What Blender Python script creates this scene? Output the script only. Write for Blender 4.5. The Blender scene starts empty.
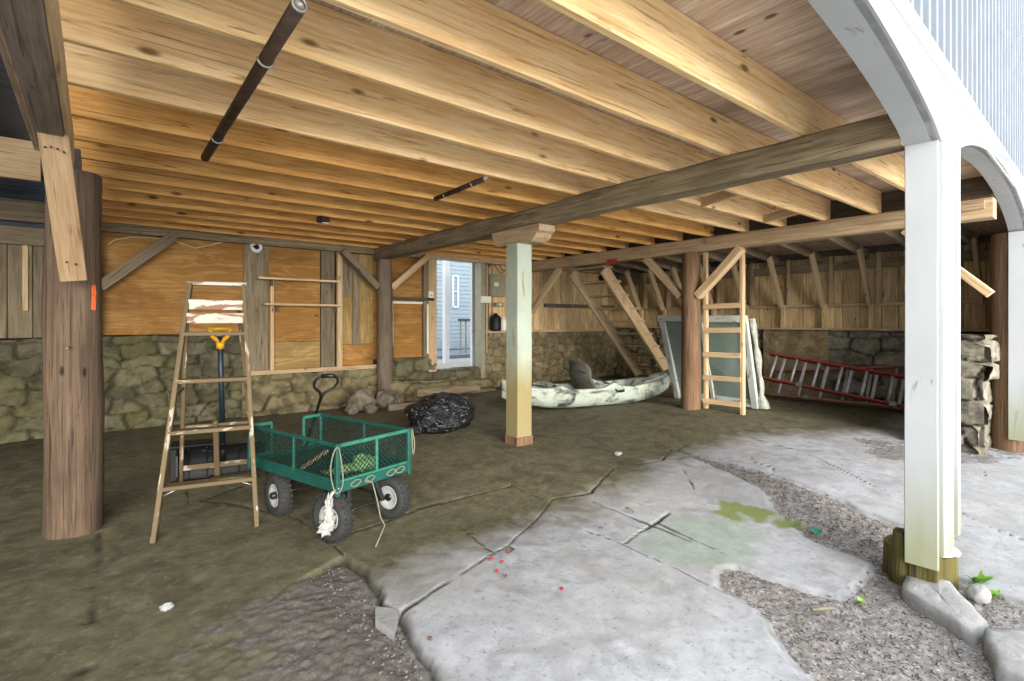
import bpy, math, random
import numpy as np
from mathutils import Vector, Matrix, noise as mn

scene = bpy.context.scene
COL = scene.collection
R = math.radians
V = Vector

# ------------------------------------------------------------------ camera, sky, added fill sun, exposure
CAM_Z = 1.35
FPX = 516.0
cam_data = bpy.data.cameras.new('camera')
cam_data.sensor_width = 36.0
cam_data.lens = 36.0 * FPX / 1024.0
cam_data.shift_y = (322.0 - 340.5) / 1024.0
cam_data.clip_start = 0.05
cam = bpy.data.objects.new('camera', cam_data)
COL.objects.link(cam)
AXR, AXF = 0.77751, 0.62887           # how the joist direction splits into right and forward
cam.location = (0, 0, CAM_Z)
cam.rotation_euler = (R(90), 0, -math.atan2(AXF, AXR))
scene.camera = cam

world = bpy.data.worlds.new('overcast_sky')
scene.world = world
world.use_nodes = True
bg = world.node_tree.nodes['Background']
bg.inputs[0].default_value = (0.86, 0.93, 1.0, 1)
bg.inputs[1].default_value = 1.0

sun_data = bpy.data.lights.new('fill_sun', 'SUN')
sun_data.energy = 3.0  # broad low sun lamp, added as fill for the deep interior
sun_data.angle = R(45)
sun_data.color = (1.0, 0.96, 0.9)
sun = bpy.data.objects.new('fill_sun', sun_data)
COL.objects.link(sun)
sun.location = (0, -6, 8)
sun.rotation_euler = V((0.34, 1.0, -0.18)).to_track_quat('-Z', 'Y').to_euler()

vs = scene.view_settings
vs.view_transform = 'Standard'
vs.look = 'None'
vs.gamma = 1.0
vs.use_curve_mapping = False
vs.exposure = 1.66

# ------------------------------------------------------------------ ground height
GROUND = [(3.7, .9, -.15), (-.12, 4.4, -.02), (3.55, 4.27, .05), (6.7, 4.2, .10), (7.9, .9, -.09), (9.5, 2.5, .02),
          (0, 8, .02), (2.5, 8, .02), (4, 8, .07), (6, 8, .1), (9.5, 8, .1), (0, 1, -.08), (2, .3, -.15), (-3, 4, -.02),
          (1.5, 2.5, -.05), (0, -5, -.2), (6, -5, -.2), (4.9, 2.5, 0.), (10, -4, -.2), (-3, 8, .02), (-4, -2, -.15)]

def F(x, y):
    n = 0; d = 0
    for a, b, c in GROUND:
        w = 1 / ((x - a) ** 2 + (y - b) ** 2 + .25) ** 1.5
        n = n + w * c; d = d + w
    return n / d

def at(px, py, X=None, Y=None, Z=None):
    """point of the place seen at a pixel of the photograph, on a known plane"""
    a = (px - 512.0) / FPX; v = (322.0 - py) / FPX
    xd = AXR * a + AXF; yd = -AXF * a + AXR
    if X is not None: d = X / xd
    elif Y is not None: d = Y / yd
    elif Z is not None: d = (Z - CAM_Z) / v
    else:
        z = 0
        for _ in range(25):
            d = (z - CAM_Z) / v; z = F(xd * d, yd * d)
    return V((xd * d, yd * d, CAM_Z + v * d))

# ------------------------------------------------------------------ material graphs
class G:
    def __init__(s, name, rough=.7, metal=0.0, spec=.3):
        s.m = bpy.data.materials.new(name); s.m.use_nodes = True
        s.t = s.m.node_tree; s.b = s.t.nodes['Principled BSDF']
        s.b.inputs['Roughness'].default_value = rough
        s.b.inputs['Metallic'].default_value = metal
        s.b.inputs['Specular IOR Level'].default_value = spec
    def n(s, typ, **kw):
        nd = s.t.nodes.new(typ)
        for k, v in kw.items(): setattr(nd, k, v)
        return nd
    def put(s, sock, v):
        if isinstance(v, bpy.types.NodeSocket): s.t.links.new(v, sock)
        elif v is not None:
            if hasattr(sock.default_value, '__len__') and len(sock.default_value) == 4 and len(v) == 3: v = (*v, 1)
            sock.default_value = v
    def attr(s, name, out='Vector'): return s.n('ShaderNodeAttribute', attribute_name=name).outputs[out]
    def obj(s): return s.n('ShaderNodeTexCoord').outputs['Object']
    def rnd(s): return s.n('ShaderNodeObjectInfo').outputs['Random']
    def map(s, vec, scale=(1, 1, 1), loc=(0, 0, 0)):
        m = s.n('ShaderNodeMapping'); s.put(m.inputs[0], vec); m.inputs['Scale'].default_value = scale
        m.inputs['Location'].default_value = loc; return m.outputs[0]
    def noise(s, vec, scale=5, detail=4, dist=0, rough=.55):
        nd = s.n('ShaderNodeTexNoise'); s.put(nd.inputs['Vector'], vec)
        for k, v in (('Scale', scale), ('Detail', detail), ('Distortion', dist), ('Roughness', rough)): nd.inputs[k].default_value = v
        return nd.outputs[0]
    def voro(s, vec, scale=5, feature='F1', out='Distance', rand=1.0):
        nd = s.n('ShaderNodeTexVoronoi', feature=feature); s.put(nd.inputs['Vector'], vec)
        nd.inputs['Scale'].default_value = scale; nd.inputs['Randomness'].default_value = rand
        return nd.outputs[out]
    def math(s, op, a, b=None, c=None, clamp=False):
        nd = s.n('ShaderNodeMath', operation=op, use_clamp=clamp)
        s.put(nd.inputs[0], a)
        if b is not None: s.put(nd.inputs[1], b)
        if c is not None: s.put(nd.inputs[2], c)
        return nd.outputs[0]
    def ramp(s, fac, stops, interp='LINEAR'):
        nd = s.n('ShaderNodeValToRGB'); nd.color_ramp.interpolation = interp; e = nd.color_ramp.elements
        while len(e) < len(stops): e.new(.5)
        for el, (p, c) in zip(e, stops):
            el.position = p; el.color = (*c, 1) if hasattr(c, '__len__') else (c, c, c, 1)
        s.put(nd.inputs[0], fac); return nd.outputs[0]
    def mix(s, fac, a, b, mode='MIX'):
        nd = s.n('ShaderNodeMix', data_type='RGBA', blend_type=mode)
        s.put(nd.inputs[0], fac); s.put(nd.inputs[6], a); s.put(nd.inputs[7], b); return nd.outputs[2]
    def hsv(s, col, h=.5, sat=1, val=1):
        nd = s.n('ShaderNodeHueSaturation'); s.put(nd.inputs['Color'], col)
        s.put(nd.inputs['Hue'], h); s.put(nd.inputs['Saturation'], sat); s.put(nd.inputs['Value'], val); return nd.outputs[0]
    def sep(s, vec, i):
        nd = s.n('ShaderNodeSeparateXYZ'); s.put(nd.inputs[0], vec); return nd.outputs[i]
    def bump(s, h, strength=.4, dist=.01):
        nd = s.n('ShaderNodeBump'); nd.inputs['Strength'].default_value = strength; nd.inputs['Distance'].default_value = dist
        s.put(nd.inputs['Height'], h); s.put(s.b.inputs['Normal'], nd.outputs[0])
    def out(s, col=None, rough=None):
        if col is not None: s.put(s.b.inputs['Base Color'], col)
        if rough is not None: s.put(s.b.inputs['Roughness'], rough)
        return s.m

def wood(name, c1, c2, cd, knots=.10, stretch=1.0, patch=.5, rough=.72, var=.18, bump=.35, crack=0.0):
    """sawn timber: fine grain along gc.x, broad streaks, patches, knots"""
    g = G(name, rough); gc = g.attr('gc')
    fine = g.noise(g.map(gc, (2.2 * stretch, 46, 46)), 1, 5, .6, .65)
    hair = g.noise(g.map(gc, (1.1 * stretch, 24, 24)), 1, 5, 2.2, .6)
    broad = g.noise(g.map(gc, (.9 * stretch, 9, 9)), 1, 4, 1.8)
    pat = g.noise(g.map(gc, (1.3, 2.5, 2.5)), 1, 3, .5)
    col = g.mix(g.ramp(broad, [(.32, 0), (.68, 1)]), c1, c2)
    col = g.mix(g.math('MULTIPLY', g.ramp(fine, [(.36, 1), (.58, 0)]), .6), col, cd)
    col = g.mix(g.ramp(hair, [(.33, .8), (.42, 0)]), col, tuple(.55 * x for x in cd))
    col = g.mix(g.math('MULTIPLY', g.ramp(pat, [(.45, 0), (.75, 1)]), patch), col, cd)
    if knots:
        kd = g.voro(g.map(gc, (2.1, 5.5, 5.5)), 1)
        col = g.mix(g.ramp(kd, [(knots * .55, .92), (knots * 1.25, 0)]), col, tuple(.28 * x for x in cd))
    if crack:
        cr = g.noise(g.map(gc, (.8, 34, 34)), 1, 3, 1.2)
        col = g.mix(g.ramp(cr, [(.30, crack), (.38, 0)]), col, tuple(.2 * x for x in cd))
    v = g.math('MULTIPLY_ADD', g.rnd(), var * 2, 1 - var)
    col = g.hsv(col, .5, 1, v)
    g.bump(g.math('ADD', fine, broad), bump, .006)
    return g.out(col)

def plywood(name, c1, c2, cd, rough=.7, grain=26.0, spots=.4):
    g = G(name, rough); gc = g.attr('gc')
    base = g.noise(g.map(gc, (.7, 2.6, 2.6)), 1, 4, 1.6)
    fine = g.noise(g.map(gc, (2.4, 45, 45)), 1, 5, .6, .65)
    band = g.math('SINE', g.math('MULTIPLY', base, grain))
    col = g.mix(g.ramp(band, [(.1, 0), (.95, 1)]), c1, c2)
    col = g.mix(g.math('MULTIPLY', g.ramp(fine, [(.38, 1), (.6, 0)]), .65), col, cd)
    st = g.noise(g.map(gc, (1.2, 1.8, 1.8)), 1, 5, .4)
    col = g.mix(g.ramp(st, [(.5, 0), (.78, spots)]), col, tuple(.45 * x for x in cd))
    kd = g.voro(g.map(gc, (2.2, 4, 4)), 1)
    col = g.mix(g.ramp(kd, [(.045, .85), (.09, 0)]), col, tuple(.2 * x for x in cd))
    v = g.math('MULTIPLY_ADD', g.rnd(), .2, .9)
    g.bump(g.math('ADD', fine, band), .12, .004)
    return g.out(g.hsv(col, .5, 1, v))

def paint(name, c, chip=.0, under=(.3, .24, .17), rough=.5, dirt=.25, stain=None, chips=9):
    g = G(name, rough); o = g.attr('gc')
    d = g.noise(o, 3, 5, .3); f = g.noise(g.map(o, (4, 40, 40)), 1, 4)
    col = g.mix(g.math('MULTIPLY', g.ramp(d, [(.4, 0), (.75, 1)]), dirt), c, tuple(.55 * x for x in c))
    if stain:
        zc, h, sc = stain                       # algae climbing from the foot, gc.x runs up the post
        zz = g.math('ADD', g.sep(g.obj(), 2), g.math('MULTIPLY', g.noise(g.map(o, (2, 9, 9)), 1, 4), .5))
        col = g.mix(g.ramp(g.math('DIVIDE', g.math('SUBTRACT', zz, zc), h), [(0, .9), (1, 0)]), col, sc)
    if chip:
        cm = g.noise(g.map(o, (chips * .5, chips * 2, chips * 2)), 1, 6, .5)
        k = g.ramp(cm, [(1 - chip - .03, 0), (1 - chip, 1)])
        col = g.mix(k, col, under)
    g.bump(g.math('ADD', d, f), .15, .004)
    return g.out(col)

def plain(name, c, rough=.5, metal=0.0, var=.25, scale=8, bump=.1, spec=.4):
    g = G(name, rough, metal, spec); o = g.obj()
    d = g.noise(o, scale, 5, .3)
    col = g.mix(g.ramp(d, [(.35, 0), (.7, 1)]), c, tuple(x * (1 - var) for x in c))
    g.bump(d, bump, .004)
    return g.out(col, g.math('MULTIPLY_ADD', d, .3, rough - .15))

M = {}
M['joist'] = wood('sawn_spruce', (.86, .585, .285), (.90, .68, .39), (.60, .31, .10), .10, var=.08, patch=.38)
M['joist_amber'] = wood('sawn_spruce_amber', (.78, .40, .11), (.84, .50, .175), (.42, .165, .034), .11, var=.12, patch=.45)
M['deck'] = plywood('weathered_decking', (.60, .45, .34), (.74, .61, .50), (.30, .19, .12), grain=12, spots=.75)
M['hewn'] = wood('grey_hewn_timber', (.23, .175, .10), (.36, .28, .175), (.09, .065, .038), .05, 1, .6, .85, .12, .8, .6)
M['rough'] = wood('rough_brown_timber', (.24, .185, .15), (.31, .25, .20), (.14, .10, .08), .05, 1, .6, .85, .1, .8, .3)
M['beam_tan'] = wood('tan_sawn_timber', (.44, .31, .18), (.52, .39, .24), (.27, .17, .08), .06, 1, .5, .8, .1, .5, .25)
M['log'] = wood('debarked_log', (.092, .060, .036), (.155, .102, .064), (.035, .021, .012), .07, .8, .6, .85, .1, 1.0, .55)
M['log_red'] = wood('reddish_log', (.165, .092, .048), (.225, .135, .078), (.085, .042, .02), .06, .8, .5, .85, .1, .9, .4)
M['log_dark'] = wood('dark_log', (.15, .11, .075), (.22, .165, .115), (.07, .05, .03), .06, .8, .5, .85, .1, .9, .5)
M['plank'] = wood('pale_plank', (.56, .39, .22), (.64, .47, .28), (.38, .23, .11), .07, 1, .35, .75, .12)
M['brace_plank'] = wood('tan_brace_plank', (.31, .205, .11), (.38, .265, .15), (.19, .11, .05), .06, 1, .4, .8, .1, .5, .25)
M['plank_grey'] = wood('grey_brown_board', (.21, .16, .10), (.29, .23, .15), (.10, .073, .042), .07, 1, .5, .85, .15, .5, .3)
M['clad'] = wood('brown_cladding', (.54, .38, .19), (.68, .50, .27), (.25, .145, .06), .07, 1.2, .6, .85, .2, .5, .4)
M['dark_wood'] = wood('dark_timber', (.10, .08, .065), (.145, .115, .09), (.05, .04, .03), .05, 1, .5, .9, .1, .5, .2)
M['ply'] = plywood('orange_plywood', (.33, .16, .034), (.42, .225, .062), (.20, .082, .014), spots=.85)
M['ply_pale'] = plywood('ochre_plywood', (.35, .225, .075), (.43, .29, .11), (.21, .12, .034), spots=.6)
M['ladder_wood'] = paint('paint_spattered_wood', (.115, .080, .038), .37, (.30, .26, .19), .7, .5, None, 14)
M['ladder_white'] = paint('worn_white_paint', (.46, .43, .36), .44, (.22, .12, .07), .6, .5, None, 7)
M['white'] = paint('white_paint', (.56, .57, .58), .0, rough=.45, dirt=.14)
M['white_post'] = paint('white_paint_weathered', (.40, .41, .412), .29, (.25, .25, .21), .5, .2, (.32, .7, (.24, .25, .12)), 6)
M['white_window'] = paint('chalky_white_paint', (.44, .46, .42), .40, (.25, .21, .15), .65, .35, None, 8)
M['post_paint'] = paint('pale_green_whitewash', (.37, .41, .33), .33, (.27, .22, .11), .75, .4, (.85, .5, (.24, .18, .065)), 5)

g = G('stump', .9); o = g.attr('gc')
c = g.mix(g.ramp(g.noise(g.map(o, (1, 14, 14)), 1, 5, .6), [(.3, 0), (.7, 1)]), (.06, .048, .014), (.15, .125, .035))
c = g.mix(g.ramp(g.noise(g.map(o, (1, 40, 40)), 1, 3), [(.34, 1), (.44, 0)]), c, (.035, .025, .012))
g.bump(g.noise(g.map(o, (2, 26, 26)), 1, 4), .8, .02); M['stump'] = g.out(c)

def stone(name, cols, moss=.35, gap=(.03, .026, .016)):
    g = G(name, .92); cr = g.attr('cell', 'Fac'); gp = g.attr('gap', 'Fac'); o = g.obj()
    c = g.ramp(cr, [(i / (len(cols) - 1), c) for i, c in enumerate(cols)])
    n1 = g.noise(o, 5, 8, .8, .68); n2 = g.noise(o, 26, 6, .4, .65); n3 = g.noise(o, 1.7, 3)
    c = g.mix(g.ramp(n1, [(.38, .85), (.60, 0)]), c, tuple(.36 * x for x in cols[0]))
    c = g.mix(g.ramp(n2, [(.55, 0), (.75, .5)]), c, tuple(min(1, 1.7 * x) for x in cols[-1]))
    c = g.mix(g.math('MULTIPLY', g.ramp(n3, [(.42, 0), (.62, 1)]), moss), c, (.16, .15, .045))
    gp = g.math('MULTIPLY', gp, g.ramp(n1, [(.3, 1), (.66, .6)]))
    c = g.mix(gp, c, gap)
    g.bump(g.math('ADD', n1, g.math('MULTIPLY', n2, .4)), .5, .02)
    return g.out(c)
M['stone'] = stone('olive_fieldstone', [(.082, .072, .042), (.135, .118, .069), (.108, .095, .055), (.18, .16, .10), (.10, .092, .06)])
M['stone_tan'] = stone('tan_fieldstone', [(.165, .125, .066), (.235, .185, .105), (.20, .16, .086), (.285, .235, .14)], .2, (.06, .045, .025))
M['stone_grey'] = stone('grey_fieldstone', [(.20, .175, .13), (.27, .245, .19), (.23, .20, .145), (.31, .285, .23)], .1)
M['ledge'] = stone('tan_rendered_stone', [(.30, .22, .12), (.34, .26, .145)], .15, (.2, .15, .08))

# floor: concrete, dirt, moss and cracks told apart by masks stored on the mesh
g = G('worn_concrete', .85); o = g.obj()
n1 = g.noise(o, 1.3, 6, .4, .6); n2 = g.noise(o, 9, 7, .3, .65); n3 = g.noise(o, 60, 4, 0, .6); n4 = g.noise(o, 3.3, 6, 1.0, .6)
c = g.mix(g.ramp(n2, [(.3, 0), (.7, 1)]), (.29, .292, .305), (.42, .422, .435))
c = g.mix(g.ramp(n4, [(.50, 0), (.70, .7)]), c, (.19, .187, .18))
n5 = g.noise(o, 22, 6, .2, .7); n6 = g.noise(o, .9, 5, .8, .6)
c = g.mix(g.ramp(n6, [(.46, 0), (.64, .6)]), c, (.30, .285, .26))
c = g.mix(g.ramp(n5, [(.56, 0), (.68, .6)]), c, (.16, .155, .145))
c = g.mix(g.ramp(g.voro(o, 16), [(.05, .8), (.10, 0)]), c, (.10, .09, .08))
c = g.mix(g.ramp(n3, [(.62, 0), (.72, .5)]), c, (.14, .135, .125))
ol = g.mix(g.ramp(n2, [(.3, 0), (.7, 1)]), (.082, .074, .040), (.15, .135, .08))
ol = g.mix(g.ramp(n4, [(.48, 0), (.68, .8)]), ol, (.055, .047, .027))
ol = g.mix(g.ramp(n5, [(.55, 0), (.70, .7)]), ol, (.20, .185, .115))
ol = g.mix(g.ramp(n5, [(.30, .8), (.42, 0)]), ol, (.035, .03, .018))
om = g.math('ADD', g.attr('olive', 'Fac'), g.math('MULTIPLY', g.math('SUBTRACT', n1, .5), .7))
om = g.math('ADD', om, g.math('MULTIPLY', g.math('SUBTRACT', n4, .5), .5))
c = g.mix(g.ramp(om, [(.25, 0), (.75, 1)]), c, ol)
dn = g.voro(o, 105, out='Color'); dd = g.voro(o, 70)
di = g.mix(g.ramp(n2, [(.3, 0), (.7, 1)]), (.15, .133, .118), (.25, .23, .215))
di = g.mix(g.ramp(g.sep(dn, 0), [(.80, 0), (.88, .8)]), di, (.34, .32, .32))
di = g.mix(g.ramp(g.sep(dn, 1), [(.78, 0), (.84, .8)]), di, (.04, .032, .027))
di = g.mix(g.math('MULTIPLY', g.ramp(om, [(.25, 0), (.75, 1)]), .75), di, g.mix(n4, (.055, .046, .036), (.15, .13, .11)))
dm = g.math('ADD', g.attr('dirt', 'Fac'), g.math('MULTIPLY', g.math('SUBTRACT', n2, .5), 1.1))
dm = g.math('ADD', dm, g.math('MULTIPLY', g.math('SUBTRACT', n4, .58), 1.6))
c = g.mix(g.ramp(dm, [(.4, 0), (.62, 1)]), c, di)
gm = g.math('ADD', g.attr('green', 'Fac'), g.math('MULTIPLY', g.math('SUBTRACT', n5, .5), 1.2))
c = g.mix(g.ramp(gm, [(.35, 0), (1.1, .60)]), c, (.23, .28, .215))
mo = g.math('ADD', g.attr('moss', 'Fac'), g.math('MULTIPLY', g.math('SUBTRACT', n4, .5), 2.2))
c = g.mix(g.ramp(mo, [(.45, 0), (.8, .9)]), c, g.mix(n3, (.10, .125, .022), (.22, .26, .07)))
c = g.mix(g.attr('yard', 'Fac'), c, g.mix(n2, (.50, .48, .44), (.66, .65, .62)))  # unseen ground outside, made pale to bounce light up to the joists
c = g.mix(g.attr('crack', 'Fac'), c, (.035, .03, .022))
g.bump(g.math('ADD', g.math('MULTIPLY', n2, .6), g.math('MULTIPLY', n3, .6)), .22, .012)
M['floor'] = g.out(c)

g = G('pale_flagstone', .9); o = g.obj()
n2 = g.noise(o, 8, 7, .3, .65); n3 = g.noise(o, 50, 4)
c = g.mix(g.ramp(n2, [(.3, 0), (.7, 1)]), (.42, .41, .39), (.60, .595, .58))
c = g.mix(g.ramp(n3, [(.6, 0), (.72, .5)]), c, (.25, .24, .2)); g.bump(n2, .6, .02); M['flag'] = g.out(g.hsv(c, .5, 1, .55))

g = G('pebbles', .9)
M['pebble'] = g.out(g.ramp(g.rnd(), [(0, (.085, .078, .07)), (1, (.16, .15, .14))]))
M['siding'] = plain('ribbed_metal_siding', (.148, .165, .195), .5, 0.0, .15, 5, .03)
M['green'] = plain('green_enamel', (.009, .075, .058), .4, 0, .35, 14, .08)
M['green_worn'] = plain('green_enamel_worn', (.025, .155, .10), .45, 0, .4, 14, .08)
M['black_metal'] = plain('black_enamel', (.016, .018, .018), .4, .2, .4, 10)
M['mesh_dark'] = plain('dark_green_wire', (.010, .035, .026), .5, .2, .4, 20)
M['rubber'] = plain('dusty_rubber', (.030, .029, .026), .85, 0, .4, 16, .2)
M['rim'] = plain('grey_white_rim', (.40, .41, .39), .5, .1, .3, 16)
M['rust'] = plain('brown_steel', (.075, .045, .030), .6, .35, .5, 14, .2)
M['zinc'] = plain('dull_zinc', (.40, .38, .34), .45, .6, .35, 20)
M['alu'] = plain('dull_aluminium', (.46, .47, .47), .45, .35, .3, 12)
M['red'] = plain('red_fibreglass', (.27, .042, .03), .5, 0, .35, 10)
M['red_faded'] = plain('faded_red_fibreglass', (.30, .13, .10), .6, 0, .3, 10)
M['black_plastic'] = plain('black_plastic', (.005, .005, .006), .6, 0, .3, 10)
M['yellow'] = plain('yellow_plastic', (.75, .38, .012), .4, 0, .2, 10)
M['blue'] = plain('dark_blue_tube', (.013, .021, .034), .45, .1, .3, 10)
M['rope'] = plain('pale_rope', (.19, .185, .12), .9, 0, .3, 60, .4)
M['cloth_white'] = plain('white_cloth', (.36, .355, .32), .9, 0, .2, 30, .3)
M['cloth_green'] = plain('pale_green_cloth', (.20, .38, .14), .85, 0, .4, 18, .3)
M['seat'] = plain('brown_grey_fabric', (.105, .098, .072), .9, 0, .4, 12, .3)
M['porcelain'] = plain('white_porcelain', (.78, .76, .68), .3, 0, .1, 10)
M['grey_box'] = plain('grey_metal_box', (.30, .28, .19), .5, .2, .2, 8)
M['ivory'] = plain('ivory_plastic', (.72, .68, .52), .5, 0, .15, 8)
M['orange'] = plain('orange_marking_paint', (.75, .13, .025), .7, 0, .4, 30)
M['red_paint'] = plain('red_marking_paint', (.42, .05, .03), .7, 0, .5, 40)
M['house_siding'] = plain('blue_grey_clapboard', (.23, .29, .33), .6, 0, .12, 4, .05)
M['patio'] = plain('pale_concrete', (.30, .295, .265), .85, 0, .2, 5, .2)
M['deck_blue'] = plain('blue_grey_boards', (.16, .19, .23), .8, 0, .2, 6)
M['leaf'] = plain('weed_leaf', (.20, .38, .055), .6, 0, .4, 20)
M['leaf_dark'] = plain('dark_green_leaf', (.012, .20, .105), .55, 0, .4, 30)
M['leaf_brown'] = plain('dry_leaf', (.14, .075, .045), .8, 0, .4, 30)
M['berry'] = plain('red_berry', (.45, .02, .03), .4, 0, .2, 30)
M['wire'] = plain('pale_cable', (.55, .42, .22), .6, 0, .2, 10)
M['black_cloth'] = plain('black_cloth', (.014, .014, .018), .8, 0, .3, 10)
M['shade_board'] = wood('shade_blue_boards', (.055, .065, .085), (.075, .085, .11), (.03, .035, .045), 0, 1, .3, .7, .1)  # gloom of the side bay put into the board colour

g = G('black_bin_liner', .22, 0, .6); o = g.obj()
w1 = g.noise(o, 6, 5, 2.2, .6); w2 = g.voro(g.map(o, (1, 1, 1.6)), 11, 'DISTANCE_TO_EDGE')
g.bump(g.math('ADD', w1, g.math('MULTIPLY', w2, .8)), 1.0, .05)
M['bag'] = g.out((.010, .010, .011))

g = G('camouflage_plastic', .5, 0, .3); o = g.obj()
c1 = g.noise(g.map(o, (1.6, 3, 3)), 1.7, 7, 1.4, .62); c2 = g.noise(o, 14, 5, .5)
c = g.ramp(c1, [(.44, (.40, .44, .36)), (.53, (.30, .33, .265)), (.60, (.12, .125, .105)), (.68, (.04, .042, .038))])
c = g.mix(g.ramp(c2, [(.55, 0), (.72, .5)]), c, (.40, .40, .34)); M['kayak'] = g.out(c)

g = G('dusty_glass', .12, 0, .5)
g.b.inputs['Transmission Weight'].default_value = .30
g.b.inputs['IOR'].default_value = 1.2
d = g.noise(g.obj(), 3, 5, .6)
M['glass'] = g.out(g.mix(d, (.16, .21, .175), (.30, .36, .31)), g.math('MULTIPLY_ADD', d, .35, .02))
g = G('window_glass', .08, 0, .5); M['house_glass'] = g.out((.10, .13, .15))
g = G('clear_sheet_plastic', .25, 0, .5)
g.b.inputs['Transmission Weight'].default_value = .45
g.bump(g.noise(g.obj(), 14, 5, 2.0), .8, .03)
M['sheet'] = g.out((.62, .62, .53))

# ------------------------------------------------------------------ mesh builder
rng = random.Random(7)

class MB:
    """collects shapes; build() links them as one mesh object"""
    def __init__(s, base=(0, 0, 0)):
        s.v = []; s.f = []; s.g = []; s.sm = []; s.base = V(base)
    def add(s, vs_, fs, gs, smooth=False):
        k = len(s.v); s.v += vs_; s.g += gs
        s.f += [[i + k for i in f] for f in fs]; s.sm += [smooth] * len(fs)
    def off(s): return V((rng.uniform(0, 60), rng.uniform(0, 60), rng.uniform(0, 60)))
    def bar(s, p0, p1, w, h, up=(0, 0, 1), n=1, ch=.003, wob=0.0, taper=1.0):
        p0 = V(p0); p1 = V(p1); x = p1 - p0; L = x.length; x.normalize(); up = V(up)
        y = up.cross(x)
        if y.length < 1e-4: y = V((0, 1, 0)).cross(x)
        y.normalize(); z = x.cross(y); o = s.off()
        a, b = w / 2, h / 2; c = min(ch, a * .45, b * .45)
        sec = [(-a + c, -b), (a - c, -b), (a, -b + c), (a, b - c), (a - c, b), (-a + c, b), (-a, b - c), (-a, -b + c)] if ch > 0 else [(-a, -b), (a, -b), (a, b), (-a, b)]
        m = len(sec); vv = []; gg = []; ff = []
        for i in range(n + 1):
            t = i / n; k = 1 + (taper - 1) * t
            for (yy, zz) in sec:
                dy = dz = 0
                if wob:
                    q = V((t * L * 1.7, yy * 7, zz * 7)) + o
                    dy = mn.noise(q) * wob; dz = mn.noise(q + V((9, 5, 3))) * wob
                vv.append(p0 + x * (t * L) + y * (yy * k + dy) + z * (zz * k + dz)); gg.append(V((t * L, yy, zz)) + o)
        for i in range(n):
            for j in range(m):
                j2 = (j + 1) % m; ff.append([i * m + j, i * m + j2, (i + 1) * m + j2, (i + 1) * m + j])
        ff.append(list(range(m))[::-1]); ff.append([n * m + j for j in range(m)])
        s.add(vv, ff, gg); return s
    def box(s, c, size, rz=0, ch=.003, along='x'):
        c = V(c); sx, sy, sz = size
        Mx = Matrix.Rotation(rz, 3, 'Z')
        if along == 'z': return s.bar(c - V((0, 0, sz / 2)), c + V((0, 0, sz / 2)), sy, sx, Mx @ V((1, 0, 0)), 1, ch)
        if along == 'y': return s.bar(c - Mx @ V((0, sy / 2, 0)), c + Mx @ V((0, sy / 2, 0)), sx, sz, (0, 0, 1), 1, ch)
        return s.bar(c - Mx @ V((sx / 2, 0, 0)), c + Mx @ V((sx / 2, 0, 0)), sy, sz, (0, 0, 1), 1, ch)
    def log(s, p0, p1, r0, r1, seg=22, rings=22, amp=.012, bow=.012):
        p0 = V(p0); p1 = V(p1); x = p1 - p0; L = x.length; x.normalize()
        y = V((0, 1, 0)) if abs(x.z) > .7 else V((0, 0, 1)); y = (y - x * y.dot(x)).normalized(); z = x.cross(y); o = s.off()
        vv = []; gg = []; ff = []
        for i in range(rings + 1):
            t = i / rings; rr = r0 + (r1 - r0) * t
            bx = mn.noise(V((t * 2.2, 0, 3)) + o) * bow; by = mn.noise(V((t * 2.2, 7, 3)) + o) * bow
            for j in range(seg):
                a = 2 * math.pi * j / seg
                q = V((t * L * .9, 2.1 * math.cos(a), 2.1 * math.sin(a))) + o
                r = rr + mn.noise(q) * amp + mn.noise(q * 3.1) * amp * .45
                vv.append(p0 + x * (t * L) + y * (math.cos(a) * r + bx) + z * (math.sin(a) * r + by))
                gg.append(V((t * L, r * math.cos(a), r * math.sin(a))) + o)
        for i in range(rings):
            for j in range(seg):
                j2 = (j + 1) % seg; ff.append([i * seg + j, i * seg + j2, (i + 1) * seg + j2, (i + 1) * seg + j])
        s.add(vv, ff, gg, True)
        k0 = [V(v) for v in vv[:seg]]; k1 = [V(v) for v in vv[-seg:]]
        s.add(k0, [list(range(seg))[::-1]], gg[:seg]); s.add(k1, [list(range(seg))], gg[-seg:])
        return s
    def tube(s, pts, r, seg=8, closed=False, flat=1.0):
        pts = [V(p) for p in pts]; n = len(pts); rs = r if hasattr(r, '__len__') else [r] * n
        vv = []; gg = []; ff = []; o = s.off(); L = 0; ref = None
        for i in range(n):
            if closed: t = pts[(i + 1) % n] - pts[i - 1]
            else: t = pts[min(i + 1, n - 1)] - pts[max(i - 1, 0)]
            t.normalize()
            if ref is None:
                ref = V((0, 0, 1)) if abs(t.z) < .9 else V((1, 0, 0))
            a = (ref - t * ref.dot(t)).normalized(); b = t.cross(a); ref = a
            if i: L += (pts[i] - pts[i - 1]).length
            for j in range(seg):
                w = 2 * math.pi * j / seg
                vv.append(pts[i] + a * math.cos(w) * rs[i] * flat + b * math.sin(w) * rs[i])
                gg.append(o + V((L, math.cos(w) * rs[i], math.sin(w) * rs[i])))
        for i in range(n if closed else n - 1):
            k = (i + 1) % n
            for j in range(seg):
                j2 = (j + 1) % seg; ff.append([i * seg + j, i * seg + j2, k * seg + j2, k * seg + j])
        if not closed:
            ff.append(list(range(seg))[::-1]); ff.append([(n - 1) * seg + j for j in range(seg)])
        s.add(vv, ff, gg, seg > 5); return s
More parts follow.
